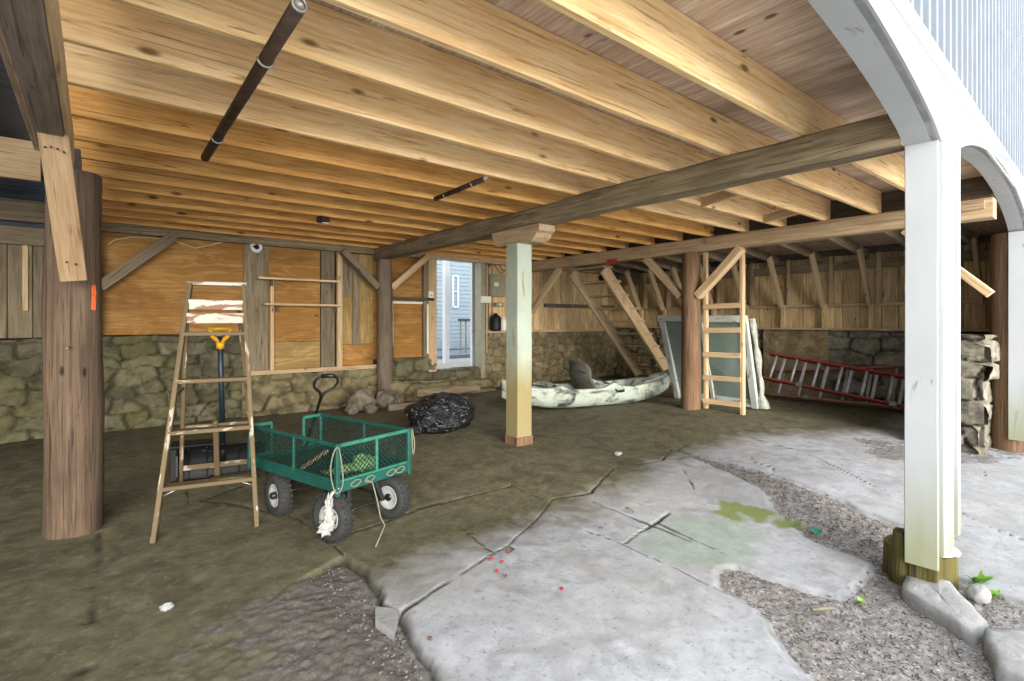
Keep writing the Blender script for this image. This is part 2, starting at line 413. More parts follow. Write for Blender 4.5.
    def lathe(s, prof, seg, T, closed=False):
        vv = []; gg = []; ff = []; n = len(prof); o = s.off()
        for (r, z) in prof:
            for j in range(seg):
                a = 2 * math.pi * j / seg; p = V((r * math.cos(a), r * math.sin(a), z)); vv.append(T @ p); gg.append(o + p)
        for i in range(n if closed else n - 1):
            k = (i + 1) % n
            for j in range(seg):
                j2 = (j + 1) % seg; ff.append([i * seg + j, i * seg + j2, k * seg + j2, k * seg + j])
        if not closed:
            ff.append(list(range(seg))[::-1]); ff.append([(n - 1) * seg + j for j in range(seg)])
        s.add(vv, ff, gg, True); return s
    def prism(s, poly, T, depth):
        """2-D outline in the x-y plane of T pushed along its z"""
        n = len(poly); o = s.off()
        vv = [T @ V((x, y, 0)) for x, y in poly] + [T @ V((x, y, depth)) for x, y in poly]
        gg = [o + V((x, y, 0)) for x, y in poly] + [o + V((x, y, depth)) for x, y in poly]
        ff = [list(range(n))[::-1], [n + i for i in range(n)]] + [[i, (i + 1) % n, n + (i + 1) % n, n + i] for i in range(n)]
        s.add(vv, ff, gg); return s
    def grid(s, P, Gc=None, smooth=True, wrap_u=False):
        nu = len(P); nv = len(P[0]); o = s.off()
        vv = [V(p) for row in P for p in row]; gg = [o + p for p in vv]; ff = []
        for i in range(nu if wrap_u else nu - 1):
            k = (i + 1) % nu
            for j in range(nv - 1): ff.append([i * nv + j, k * nv + j, k * nv + j + 1, i * nv + j + 1])
        s.add(vv, ff, gg, smooth); return s
    def blob(s, c, rad, n=20, amp=.1, freq=2.0, seed=0, flat_bottom=None):
        c = V(c); P = []; so = V((seed * 3.7, seed * 1.3, seed))
        for i in range(n * 2):
            row = []
            for j in range(n + 1):
                th = math.pi * (j / n); ph = 2 * math.pi * i / (n * 2)
                q = V((math.sin(th) * math.cos(ph), math.sin(th) * math.sin(ph), math.cos(th)))
                k = 1 + amp * mn.noise(q * freq + so) + amp * .5 * mn.noise(q * freq * 2.3 + so)
                p = V((q.x * rad[0], q.y * rad[1], q.z * rad[2])) * k
                if flat_bottom is not None: p.z = max(p.z, flat_bottom)
                row.append(c + p)
            P.append(row)
        return s.grid(P, wrap_u=True)
    def build(s, name, mat, parent=None, label=None, cat=None, group=None, kind=None, attrs=None):
        me = bpy.data.meshes.new(name)
        b = s.base
        me.from_pydata([tuple(v - b) for v in s.v], [], s.f)
        a = me.attributes.new('gc', 'FLOAT_VECTOR', 'POINT')
        a.data.foreach_set('vector', [x for q in s.g for x in q])
        for k, arr in (attrs or {}).items():
            at_ = me.attributes.new(k, 'FLOAT', 'POINT'); at_.data.foreach_set('value', np.asarray(arr, dtype=np.float32))
        me.polygons.foreach_set('use_smooth', s.sm)
        me.materials.append(M[mat] if isinstance(mat, str) else mat)
        me.update()
        ob = bpy.data.objects.new(name, me); COL.objects.link(ob)
        if parent is not None: ob.parent = parent
        else: ob.location = b
        tag(ob, label, cat, group, kind)
        return ob

def tag(o, label=None, cat=None, group=None, kind=None):
    if label: o['label'] = label
    if cat: o['category'] = cat
    if group: o['group'] = group
    if kind: o['kind'] = kind
    return o

def thing(name, label, cat, loc=(0, 0, 0), rotz=0.0, group=None):
    o = bpy.data.objects.new(name, None); COL.objects.link(o)
    o.empty_display_size = .1
    o.location = loc; o.rotation_euler = (0, 0, rotz)
    return tag(o, label, cat, group)

def single(name, mat, fn, label, cat, base, group=None):
    mb = MB(base); fn(mb)
    return mb.build(name, mat, None, label, cat, group)

# ------------------------------------------------------------------ value noise and polygon masks for meshes
nr = np.random.RandomState(11)
TAB = nr.rand(256, 256)
def vnoise(x, y):
    xi = np.floor(x).astype(int); yi = np.floor(y).astype(int); fx = x - xi; fy = y - yi
    fx = fx * fx * (3 - 2 * fx); fy = fy * fy * (3 - 2 * fy)
    g_ = lambda a, b: TAB[a % 256, b % 256]
    return (g_(xi, yi) * (1 - fx) + g_(xi + 1, yi) * fx) * (1 - fy) + (g_(xi, yi + 1) * (1 - fx) + g_(xi + 1, yi + 1) * fx) * fy
def fbm(x, y, o=4):
    a = .5; r_ = 0
    for i in range(o): r_ = r_ + a * vnoise(x * 2 ** i + 17 * i, y * 2 ** i + 5 * i); a *= .5
    return r_
def seg_dist(x, y, a, b):
    ax_, ay_ = a; bx_, by_ = b; dx, dy = bx_ - ax_, by_ - ay_
    t = np.clip(((x - ax_) * dx + (y - ay_) * dy) / (dx * dx + dy * dy + 1e-9), 0, 1)
    return np.hypot(x - ax_ - t * dx, y - ay_ - t * dy)
def poly_sd(x, y, poly):
    d = np.full(x.shape, 1e9); ins = np.zeros(x.shape, bool); n = len(poly)
    for i in range(n):
        a, b = poly[i], poly[(i + 1) % n]
        d = np.minimum(d, seg_dist(x, y, a, b))
        c = ((a[1] > y) != (b[1] > y)) & (x < (b[0] - a[0]) * (y - a[1]) / (b[1] - a[1] + 1e-12) + a[0])
        ins ^= c
    return np.where(ins, d, -d)
def sstep(a, b, x):
    t = np.clip((x - a) / (b - a), 0, 1); return t * t * (3 - 2 * t)

# ------------------------------------------------------------------ floor
def make_floor():
    xs = np.concatenate([np.arange(-12, -1, .25), np.arange(-1, .2, .03), np.arange(.2, 4.6, .0125), np.arange(4.6, 9.6, .03), np.arange(9.6, 20, .3)])
    ys = np.concatenate([np.arange(-16, -.2, .25), np.arange(-.2, .3, .04), np.arange(.3, 3.4, .0125), np.arange(3.4, 8.06, .035)])
    X, Y = np.meshgrid(xs, ys, indexing='ij')
    wx = X + (fbm(X * 5, Y * 5) - .5) * .07; wy = Y + (fbm(X * 5 + 40, Y * 5) - .5) * .07
    Z = F(X, Y) + (fbm(X * 1.4, Y * 1.4) - .5) * .022 + (fbm(X * 9, Y * 9) - .5) * .006
    front_dirt = poly_sd(wx, wy, [(1.168, 3.038), (1.177, 2.569), (1.126, 2.411), (1.144, 2.273), (1.065, 1.756), (1.0, .6), (-.4, 1.2), (-.1, 2.2), (.35, 2.75), (.7, 2.85)])
    band = poly_sd(wx, wy, [(4.80, 3.2), (4.72, 2.42), (4.72, 2.1), (4.6, 1.6), (4.5, 1.05), (4.0, .88), (3.74, 1.0), (3.80, 1.5), (4.05, 1.83), (4.30, 2.05), (4.45, 2.42)])
    yard = poly_sd(wx, wy, [(2.91, 1.6), (2.66, 1.49), (2.65, 1.28), (2.56, 1.18), (2.33, .93), (2.0, .1), (2.6, -.6), (3.7, .1), (3.95, .8), (3.95, 1.0), (3.7, 1.06), (3.14, 1.06), (3.05, 1.36), (3.02, 1.55)])
    far_dirt = poly_sd(wx, wy, [(6.0, 1.7), (6.9, 1.0), (8.2, .6), (8.4, 1.6), (7.0, 2.3)])
    dirt = np.maximum.reduce([sstep(-.03, .05, front_dirt) * sstep(-.1, .95, X + .5 * (fbm(X * 3, Y * 3) - .5) + .35 * sstep(2.6, 1.6, Y)), sstep(-.02, .05, band), sstep(-.02, .05, yard), .75 * sstep(-.1, .15, far_dirt)])
    outside = sstep(-.2, -1.2, Y) * .5
    edge = np.maximum.reduce([front_dirt, band, yard])
    Z -= .038 * sstep(-.012, .012, front_dirt) * sstep(.8, 1.08, X) + .018 * sstep(-.02, .02, np.maximum(band, yard))
    Z += dirt * (fbm(X * 34, Y * 34, 3) - .45) * .022
    cracks = [[(1.144, 2.273), (1.819, 2.486), (2.02, 2.537), (2.226, 2.625), (2.777, 2.925), (3.098, 2.832)],
              [(1.938, 2.935), (1.879, 2.506)], [(2.564, 2.743), (2.596, 2.276), (2.614, 2.109), (2.643, 1.736), (2.66, 1.49)],
              [(3.0, 2.711), (3.032, 2.207), (3.05, 1.9)], [(3.322, 2.25), (2.95, 2.18), (2.614, 2.109)], [(3.102, 2.199), (3.082, 1.694)],
              [(2.702, 3.34), (2.715, 2.973)], [(4.9, 3.6), (4.808, 3.256), (4.7, 2.9), (4.504, 2.436)], [(5.295, 2.614), (5.0, 2.45), (4.9, 2.2), (4.7, 2.1)],
              [(4.251, 2.729), (3.863, 2.377)], [(1.168, 3.038), (1.15, 3.3), (1.116, 3.734), (.9, 4.2), (.631, 4.598)],
              [(.022, 4.313), (-.01, 3.4), (-.047, 2.631), (-.1, 2.2)], [(.544, 4.584), (.66, 5.566), (.7, 6.6)], [(5.1, .9), (5.014, .856), (4.829, .529), (4.6, .1)],
              [(1.066, 1.5), (1.5, 1.42), (1.9, 1.15), (2.1, .9)], [(3.098, 2.832), (3.7, 3.1), (4.3, 3.0), (4.8, 3.2)], [(2.7, 3.34), (3.2, 3.9), (3.4, 5.0)],
              [(4.7, 3.1), (5.4, 3.3), (6.2, 3.1), (7.4, 2.6)], [(1.15, 3.3), (1.9, 3.4), (2.7, 3.34)], [(5.9, 2.9), (5.7, 2.2), (5.0, 1.3)], [(.63, 4.6), (1.7, 5.2), (2.6, 6.3)]]
    cd = np.full(X.shape, 1e9)
    for cl in cracks:
        for a, b in zip(cl, cl[1:]): cd = np.minimum(cd, seg_dist(wx * .6 + X * .4, wy * .6 + Y * .4, a, b))
    wid = .006 + .016 * sstep(.45, .75, fbm(X * 2.3 + 9, Y * 2.3))
    crack = sstep(1.0, .25, cd / wid) * sstep(.28, .45, fbm(X * 3.1 + 3, Y * 3.1 + 8))
    lip = np.maximum(sstep(.022, .0, np.abs(front_dirt - .008)) * sstep(.85, 1.1, X) * (Y < 3.1), .30 * sstep(.03, 0, np.abs(edge)) * sstep(.9, 1.2, X))  # joint along slab edges, with the step's shadow painted in
    crack = np.maximum(crack, lip * .9)
    Z -= crack * .012
    green = sstep(-.12, .1, poly_sd(wx, wy, [(3.32, 2.25), (2.62, 2.11), (2.64, 1.75), (3.05, 1.5), (3.6, 1.63), (3.72, 1.84)]))
    moss = sstep(-.07, .06, poly_sd(wx, wy, [(3.84, 2.13), (3.95, 1.9), (4.06, 1.62), (3.98, 1.55), (3.80, 1.62), (3.60, 1.88), (3.62, 2.05)])) * .85
    moss = np.maximum(moss, .5 * sstep(.05, 0, np.abs(poly_sd(wx, wy, [(2.91, 1.6), (2.66, 1.49), (2.65, 1.28), (2.56, 1.18), (2.33, .93), (2.0, .1), (1.5, .5), (1.7, 1.6)]))) * (X > 2.1) * (Y < 1.3))
    # the swept pale slabs lie under the open front; further in, algae film and dimmer light are both in the colour
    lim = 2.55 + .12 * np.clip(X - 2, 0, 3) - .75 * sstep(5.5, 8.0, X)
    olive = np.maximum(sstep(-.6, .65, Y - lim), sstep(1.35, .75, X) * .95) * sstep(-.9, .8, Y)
    nx, ny = X.shape
    idx = np.arange(nx * ny).reshape(nx, ny)
    q = np.stack([idx[:-1, :-1], idx[1:, :-1], idx[1:, 1:], idx[:-1, 1:]], -1).reshape(-1, 4)
    me = bpy.data.meshes.new('floor')
    me.vertices.add(nx * ny); me.vertices.foreach_set('co', np.stack([X, Y, Z], -1).astype(np.float32).ravel())
    me.loops.add(q.size); me.loops.foreach_set('vertex_index', q.astype(np.int32).ravel())
    me.polygons.add(len(q)); me.polygons.foreach_set('loop_start', np.arange(0, q.size, 4, dtype=np.int32))
    me.polygons.foreach_set('use_smooth', np.ones(len(q), bool))
    for k, arr in (('dirt', np.maximum(dirt, outside * .6)), ('crack', crack), ('green', green), ('moss', moss), ('olive', olive), ('yard', sstep(-.5, -1.4, Y + (fbm(X * 2, Y * 2) - .5)))):
        a_ = me.attributes.new(k, 'FLOAT', 'POINT'); a_.data.foreach_set('value', arr.astype(np.float32).ravel())
    me.materials.append(M['floor']); me.update(calc_edges=True); me.validate()
    o = bpy.data.objects.new('floor', me); COL.objects.link(o); o['kind'] = 'structure'
make_floor()

# ------------------------------------------------------------------ stone walls
def stone_field(mb, org, u, n, width, top, su, sz, depth, seed, step=.022, back=.4, z0=0.0, rough_top=.03):
    """face of a rubble wall: cells with gaps between, turned back over the top"""
    org = V(org); u = V(u).normalized(); n = V(n).normalized()
    rs = np.random.RandomState(seed)
    nu = max(3, int(width / step)); us = np.linspace(0, width, nu)
    tops = np.array([top(a) if callable(top) else top for a in us]) + (fbm(us * 3.1 + seed, us * 0 + seed) - .5) * rough_top * 2
    nv = max(3, int((tops.max() - z0) / step)); ts = np.linspace(0, 1, nv)
    U = np.repeat(us[:, None], nv, 1); Zz = z0 + (tops[:, None] - z0) * ts[None, :]
    wu = U + (fbm(U * 4 + seed, Zz * 4) - .5) * .20; wz = Zz + (fbm(U * 4, Zz * 4 + seed) - .5) * .16
    cs = []
    rows = int((tops.max() - z0) / sz) + 2
    for r_ in range(-1, rows):
        x_ = -su + rs.rand() * su
        while x_ < width + su:
            w_ = su * (.55 + 1.0 * rs.rand()); cs.append((x_ + w_ / 2, z0 + (r_ + .5 + (rs.rand() - .5) * .45) * sz, rs.rand(), rs.rand())); x_ += w_
    cs = np.array(cs); f1 = np.full(U.shape, 1e9); f2 = f1.copy(); cid = np.zeros(U.shape, int)
    for i, (a, b, _, _) in enumerate(cs):
        dx = np.abs(wu - a) / su; dz = np.abs(wz - b) / sz
        d = (dx ** 2.6 + dz ** 2.6) ** (1 / 2.6)
        m = d < f1; f2 = np.where(m, f1, np.minimum(f2, d)); f1 = np.where(m, d, f1); cid = np.where(m, i, cid)
    e = f2 - f1
    bul = sstep(0, .15, e)
    D = depth * (bul - 1) + (cs[cid, 3] - .5) * depth * 1.3 * bul + (fbm(U * 9, Zz * 9) - .5) * depth * .8
    gap = sstep(.12, .03, e)
    P = []; A = []; B = []
    for i in range(nu):
        row = [org + u * us[i] + V((0, 0, Zz[i, j])) + n * D[i, j] for j in range(nv)]
        ca = list(cs[cid[i], 2]); ga = list(gap[i])
        for k in (.04, .15, back):
            row.append(org + u * us[i] + V((0, 0, tops[i] + (fbm(us[i] * 9 + k * 30, k * 20.0 + 0 * us[i]) - .5) * .03)) - n * k)
            ca.append(ca[nv - 1]); ga.append(0)
        P.append(row); A += ca; B += ga
    mb.grid(P)
    mb.cell = getattr(mb, 'cell', []) + A; mb.gap = getattr(mb, 'gap', []) + B

def stone_build(mb, name, mat, **kw):
    return mb.build(name, mat, attrs={'cell': mb.cell, 'gap': mb.gap}, **kw)

BW = 8.0          # inner face of the back wall
RW = 9.55         # inner face of the wall on the right
BB, BT, JT = 2.35, 2.54, 2.81

def bx(px, Y=BW): return at(px, 300, Y=Y).x
mb = MB(); stone_field(mb, (-3.7, BW - .04, 0), (1, 0, 0), (0, -1, 0), 5.30, lambda a: 1.17, .36, .17, .075, 3, z0=-.1)
wall_back = stone_build(mb, 'wall_back', 'stone', kind='structure')
mb = MB(); stone_field(mb, (1.58, BW - .10, 0), (1, 0, 0), (0, -1, 0), 2.2, lambda a: .60, .60, .20, .07, 8, z0=-.1, rough_top=.015)
stone_build(mb, 'low_stone_footing', 'stone_tan', parent=wall_back)
mb = MB(); stone_field(mb, (3.74, BW - .12, 0), (1, 0, 0), (0, -1, 0), .95, lambda a: .74, .42, .27, .06, 21, z0=-.1, rough_top=.02)
stone_build(mb, 'block_footing', 'stone', parent=wall_back)
mb = MB(); stone_field(mb, (3.66, BW - .42, 0), (1, 0, 0), (0, -1, 0), 2.1, lambda a: .40 - .06 * a, .75, .22, .08, 25, z0=-.1, rough_top=.04)
stone_build(mb, 'stone_step', 'stone_tan', parent=wall_back)
mb = MB(); stone_field(mb, (4.60, BW - .06, 0), (1, 0, 0), (0, -1, 0), 1.12, lambda a: .50, .35, .2, .05, 5, z0=-.1, back=.2)
stone_build(mb, 'door_sill_stones', 'stone', parent=wall_back)
mb = MB(); stone_field(mb, (5.66, BW - .06, 0), (1, 0, 0), (0, -1, 0), 3.95, lambda a: 1.17 - .01 * a, .30, .16, .06, 13, z0=-.1)
stone_build(mb, 'rubble_footing', 'stone_tan', parent=wall_back)
mb = MB(); stone_field(mb, (RW, 8.05, 0), (0, -1, 0), (-1, 0, 0), 3.7, lambda a: 1.22, .34, .18, .06, 17, z0=-.1)
wall_right = stone_build(mb, 'wall_right', 'stone_tan', kind='structure')
mb = MB(); stone_field(mb, (RW, 3.46, 0), (0, -1, 0), (-1, 0, 0), 2.5, lambda a: 1.20, .50, .24, .07, 19, z0=-.1)
stone_build(mb, 'grey_stone_footing', 'stone_grey', parent=wall_right)
mb = MB(); stone_field(mb, (RW - .03, 4.45, 0), (0, -1, 0), (-1, 0, 0), 1.08, lambda a: 1.22, 3, 3, .02, 20, z0=-.1, rough_top=.008)
stone_build(mb, 'rendered_footing', 'ledge', parent=wall_right)
# free end of the stone wall beside the far white post
mb = MB((7.8, 1.3, 0))
stone_field(mb, (7.42, 1.12, 0), (1, 0, 0), (0, -1, 0), .85, 1.2, .42, .22, .09, 31, z0=-.2)
stone_field(mb, (7.42, 1.75, 0), (0, -1, 0), (-1, 0, 0), .63, 1.2, .36, .22, .09, 33, z0=-.2)
stone_build(mb, 'wall_front', 'stone_grey', kind='structure')

# boards, plywood and studs of the back wall -------------------------------------------------
def wboard(name, mat, x0, x1, z0, z1, y=BW, th=.025, vertical=True, **kw):
    b = MB()
    if vertical: b.bar((((x0 + x1) / 2), y + th / 2, z0), (((x0 + x1) / 2), y + th / 2, z1), x1 - x0, th, (0, 1, 0), 1, .003)
    else: b.bar((x0, y + th / 2, (z0 + z1) / 2), (x1, y + th / 2, (z0 + z1) / 2), th, z1 - z0, (0, 0, 1), 1, .003)
    return b.build(name, mat, wall_back, **kw)
x = -3.7
while x < -.12:                                                        # old vertical boards beyond the log post
    w = rng.uniform(.20, .32); wboard('wall_board', 'plank_grey' if rng.random() < .7 else 'clad', x, min(x + w, -.10) - .006, 1.17, 2.35, BW + .05); x += w
wboard('batten', 'plank', bx(22), bx(28), 1.48, 2.22, BW + .02)
wboard('header', 'plank_grey', -3.7, -.12, 2.22, 2.42, BW - .02, .05, False)
wboard('header', 'plank_grey', -3.7, -.12, 2.48, 2.72, BW - .05, .05, False)
wboard('header', 'shade_board', -3.7, -.2, 2.3, 3.1, BW + .08, .03, False)  # dark sheet closing the gap, shade put into its colour
wboard('plywood_panel', 'ply', .02, bx(243), 1.19, 2.47, BW, .018, False)
wboard('wall_board', 'plank_grey', bx(243), bx(268), .62, 2.47, BW - .03)
wboard('plywood_panel', 'ply', bx(268), bx(320), 1.06, 2.47, BW, .018, False)
wboard('plywood_panel', 'ply_pale', bx(269), bx(320), .63, 1.055, BW, .018, False)
wboard('stud', 'plank', bx(269.5), bx(273), .62, 1.95, BW - .06, .05)
wboard('wall_board', 'plank_grey', bx(320.5), bx(334), .62, 2.47, BW - .03)
wboard('stud', 'plank', bx(335.5), bx(340.5), .60, 2.47, BW - .09, .07)
wboard('wall_board', 'plank_grey', bx(341), bx(352), 1.75, 2.47, BW)
wboard('plywood_panel', 'ply_pale', bx(341), bx(352), 1.0, 1.745, BW)
wboard('batten', 'plank_grey', bx(352), bx(358), .98, 2.40, BW - .05)
wboard('plywood_panel', 'ply_pale', bx(352), bx(373), 1.0, 2.47, BW, .018)
wboard('plywood_panel', 'ply', bx(341), bx(373), .62, .995, BW, .018, False)
wboard('plywood_panel', 'ply', bx(373), bx(434), .74, 2.47, BW, .018, False)
wboard('stud', 'plank_grey', bx(421.5), bx(425.5), .74, 2.47, BW - .08, .07)
wboard('sill_beam', 'beam_tan', 1.6, 3.56, .60, .66, BW - .10, .16, False)
wboard('ledger', 'dark_wood', 3.75, bx(430), 1.72, 1.77, BW - .14, .12, False)
wboard('trim_strip', 'ivory', bx(390.5), bx(392.5), .95, 1.66, BW - .03)
wboard('trim_strip', 'ivory', bx(391), bx(424), 1.66, 1.70, BW - .05, .03, False)
wboard('trim_strip', 'ivory', bx(424.5), bx(426.5), .80, 1.66, BW - .09)
wboard('door_jamb', 'beam_tan', bx(426), bx(434), .48, 2.50, BW - .1, .16)
wboard('door_jamb', 'grey_box', bx(477.5), bx(481.5), .10, 2.50, BW - .12, .2)
wboard('wall_board', 'plank_grey', bx(481.5), bx(485), .30, 2.50, BW - .05)
for a, b_, m_ in ((485, 489.5, 'clad'), (490.5, 493, 'plank'), (494, 506, 'clad'), (506, 516, 'clad'), (516, 526, 'plank_grey')):
    wboard('wall_board', m_, bx(a), bx(b_), 1.18, 2.50, BW + .04)
x = bx(526)
while x < RW:
    w = rng.uniform(.16, .26); wboard('wall_board', 'clad', x, min(x + w, RW + .1) - .008, 1.16, 2.75, BW + .05); x += w
wboard('girt', 'dark_wood', bx(545), RW, 1.66, 1.74, BW - .03, .07, False)
wboard('sill_beam', 'beam_tan', 5.7, RW, 1.14, 1.19, BW - .10, .14, False)
wboard('wall_plate', 'hewn', -.1, 3.6, 2.44, 2.56, BW - .13, .14, False)
wboard('wall_plate', 'beam_tan', 3.6, 9.5, 2.46, 2.56, BW - .13, .14, False)
b = MB()
for xx in np.arange(.0, 9.5, .61):
    if not 4.5 < xx < 5.8: b.bar((xx, BW + .12, 1.0), (xx, BW + .12, 2.8), .04, .09, (0, 1, 0))
b.bar((-3.7, BW + .2, 2.7), (9.7, BW + .2, 2.7), .04, .4)
b.bar((-3.7, BW + .24, 1.35), (4.6, BW + .24, 1.35), .04, 2.75); b.bar((5.75, BW + .24, 1.35), (9.7, BW + .24, 1.35), .04, 2.75)
b.build('outer_cladding', 'dark_wood', wall_back)

# wall on the right: cladding, rails, studs -----------------------------------------------------
def rbar(name, mat, p0, p1, w, h, **kw):
    b = MB(); b.bar(p0, p1, w, h, kw.pop('up', (0, 0, 1)), 4, .004, .003); return b.build(name, mat, wall_right)
y = 1.0
while y < 8.0:
    w = rng.uniform(.19, .33)
    rbar('wall_board', 'clad', (RW + .07, y + w / 2, 1.2), (RW + .07, y + w / 2, 2.62), w - .008, .025, up=(1, 0, 0)); y += w
rbar('mid_rail', 'beam_tan', (RW - .0, .95, 1.63), (RW - .0, 7.95, 1.63), .07, .05)
rbar('sill_board', 'beam_tan', (RW - .03, .95, 1.235), (RW - .03, 7.95, 1.235), .2, .035)
rbar('top_board', 'plank_grey', (RW - .02, .95, 2.27), (RW - .02, 7.95, 2.27), .05, .14)
rbar('wall_plate', 'dark_wood', (RW - .02, .95, 2.50), (RW - .02, 7.95, 2.50), .10, .12)
for yy in (1.45, 2.1, 2.76, 3.43, 4.10, 4.76, 5.42, 6.0, 6.56, 7.16):
    rbar('wall_stud', 'clad', (RW - .03, yy, 1.25), (RW - .03, yy, 1.65), .07, .08, up=(1, 0, 0)); rbar('wall_stud', 'beam_tan', (RW - .02, yy - .10, 1.65), (RW - .02, yy - .10, 2.46), .06, .08, up=(1, 0, 0))
    rbar('slanting_strut', 'beam_tan', (RW - .10, yy, 1.62), (RW - .58, yy, 2.47), .05, .12, up=(1, 0, 0))
    rbar('rafter', 'plank_grey', (RW + .0, yy + .06, 2.42), (6.9, yy + .06, 2.66), .05, .14)
b = MB(); b.bar((RW + .13, .9, 1.35), (RW + .13, 8.1, 1.35), .03, 2.75); b.build('outer_cladding', 'dark_wood', wall_right)

# ceiling: board decking over the joists, lean-to roof on the right, shade-coloured sheet on the left ---------------------------
b = MB()
yy = .92
k = 0
while yy < 8.1:
    xx = -.4 - (k % 2) * 1.0
    while xx < 6.95:
        x1 = min(xx + 2.44, 6.96); b.box(((max(xx, -.4) + x1) / 2, yy + .605, JT + .012), (x1 - max(xx, -.4) - .004, 1.206, .022), along='y'); xx += 2.44
    yy += 1.21; k += 1
b.bar((6.9, 4.5, 2.80), (9.75, 4.5, 2.53), 7.2, .025)
ceiling = b.build('ceiling', 'deck', kind='structure')
b = MB(); b.box((-2.1, 4.5, 3.0), (3.5, 7.4, .03)); b.build('shade_decking', 'shade_board', ceiling)  # sheet over the side bay, coloured as its shade
b = MB(); b.box((-3.75, 4.8, 1.45), (.04, 6.6, 3.1)); b.build('wall_left', 'shade_board', kind='structure')

# ------------------------------------------------------------------ joists
ORD = ['front', 'second', 'third', 'fourth', 'fifth', 'sixth', 'seventh', 'eighth', 'ninth', 'tenth', 'eleventh', 'twelfth', 'thirteenth', 'fourteenth']
for k in range(14):
    yj = 1.41 + .497 * k
    b = MB((3.2, yj, BT))
    sag = rng.uniform(-.006, .006)
    b.bar((-.215, yj + rng.uniform(-.015, .015), (BT + JT) / 2 + sag), (6.80, yj + rng.uniform(-.015, .015), (BT + JT) / 2 - sag), .043, JT - BT - .004, (0, 0, 1), 14, .004, .003)
    near = 'frontmost pale sawn ceiling joist, nearest the open front of the shed' if k == 0 else \
        'hindmost ceiling joist, lying against the back wall' if k == 13 else \
        f'{"pale" if k < 3 else "amber"} sawn ceiling joist, {ORD[k]} from the open front'
    b.build('ceiling_joist', 'joist' if k < 5 else 'joist_amber', None, near, 'joist', 'ceiling joists carrying the deck')  # amber wood for the joists further in from the front
single('rim_board', 'dark_wood', lambda b: b.bar((6.90, .98, 2.675), (6.90, 7.95, 2.675), .04, .25, (0, 0, 1), 6, .004, .003),
       'dark rim board closing off the joist ends above the tan beam', 'board', (6.9, 4.5, 2.54))
for px0, X_, lab in ((0, 4.75, 'thin wooden spacer strip between two joists near the middle of the ceiling'), (1, 6.1, 'thin wooden spacer strip between joists close to the tan beam')):
    y0 = 2.43; single('spacer_strip', 'plank', lambda b: b.bar((X_, y0 + .0, 2.60), (X_ + .08, y0 + .46, 2.57), .035, .09),
                      lab, 'strip', (X_, 2.6, 2.54), 'spacer strips between the joists')

# ------------------------------------------------------------------ beams
single('support_beam', 'hewn', lambda b: b.bar((3.60, .875, (BB + BT) / 2), (3.60, 7.88, (BB + BT) / 2), .20, BT - BB, (0, 0, 1), 40, .02, .016),
       'dark rough-hewn beam running from the white post back to the wall', 'beam', (3.6, 4.3, BB))
t = thing('support_beam', 'tan sawn beam with a red paint mark, under the joist ends', 'beam', (6.74, 4.5, BB))
b = MB(); b.bar((0, -3.56, .095), (0, 3.38, .095), .18, .19, (0, 0, 1), 30, .008, .006); b.build('timber', 'beam_tan', t)
b = MB(); b.bar((-.075, -3.5, .13), (-.075, -.6, .13), .07, .085, (0, 0, 1), 12, .006, .006); b.build('splice_plank', 'beam_tan', t)
b = MB(); mk = at(612, 262, X=6.65) - V((6.74, 4.5, BB)); b.box((-.093, mk.y, mk.z), (.004, .22, .08)); b.build('paint_mark', 'red_paint', t, label='red paint mark')
t = thing('support_beam', 'brown beam with a pale side plank, overhead beside the thick log post', 'beam', (-.19, 3.0, BB))
b = MB(); b.bar((0, -2.1, .095), (0, 1.45, .095), .125, .19, (0, 0, 1), 20, .006, .004); b.build('timber', 'rough', t)
b = MB(); b.bar((.075, -2.1, .10), (.075, 1.42, .10), .024, .175, (0, 0, 1), 12, .003, .002); b.build('side_plank', 'plank', t, label='pale side plank')
single('support_beam', 'rough', lambda b: b.bar((-.14, 4.62, 2.445), (-.14, 7.86, 2.445), .13, .185, (0, 0, 1), 14, .008, .006),
       'brown beam running on behind the thick log post to the back wall', 'beam', (-.14, 6.2, BB))
single('ceiling_joist', 'beam_tan', lambda b: b.bar((-3.6, 6.0, 2.72), (-.36, 6.0, 2.72), .06, .33, (0, 0, 1), 10, .006, .006),
       'lone weathered joist crossing the dark side bay beyond the thick log post', 'joist', (-2, 6, 2.55), 'ceiling joists carrying the deck')

# ------------------------------------------------------------------ posts
z0 = F(-.105, 4.47)
t = thing('log_post', 'thick brown log post with an orange paint mark', 'post', (-.105, 4.47, z0))
b = MB(); b.log((0, 0, -.03), (0, 0, BB - z0 - .02), .158, .142, 26, 30, .014, .008); b.build('trunk', 'log', t)
b = MB(); p = at(95, 301, X=-.02) ; rel = V((.138, -.118, .0))
b.prism([(-.013, -.08), (.010, -.085), (.014, .03), (.008, .085), (-.010, .08)], Matrix.Translation((.103, -.118, 1.53)) @ Matrix.Rotation(R(40), 4, 'Z') @ Matrix.Rotation(R(90), 4, 'X'), -.02)
b.build('paint_mark', 'orange', t, label='orange paint mark')
b = MB(); b.tube([(-.02, -.14, 1.21), (-.03, -.21, 1.205)], .006); b.build('nail', 'zinc', t)
t = thing('knee_brace', 'pale plank brace nailed slanting across the thick log post', 'brace', (-.13, 4.0, 1.63))
b = MB(); b.bar((-.045, -.30, .745), (.030, .135, -.02), .13, .042, (0, -1, .4), 6, .004, .002); b.build('plank', 'brace_plank', t)
for dx, dz in ((-.04, .66), (-.015, .665), (.01, .66), (.035, .65), (-.02, .08), (.02, .07)):
    f_ = (.745 - dz) / .765; b = MB(); b.tube([(-.045 + .075 * f_ + dx, -.30 + .435 * f_ - .015, dz), (-.045 + .075 * f_ + dx, -.30 + .435 * f_ - .035, dz - .005)], .006, 6); b.build('nail', 'rust', t)


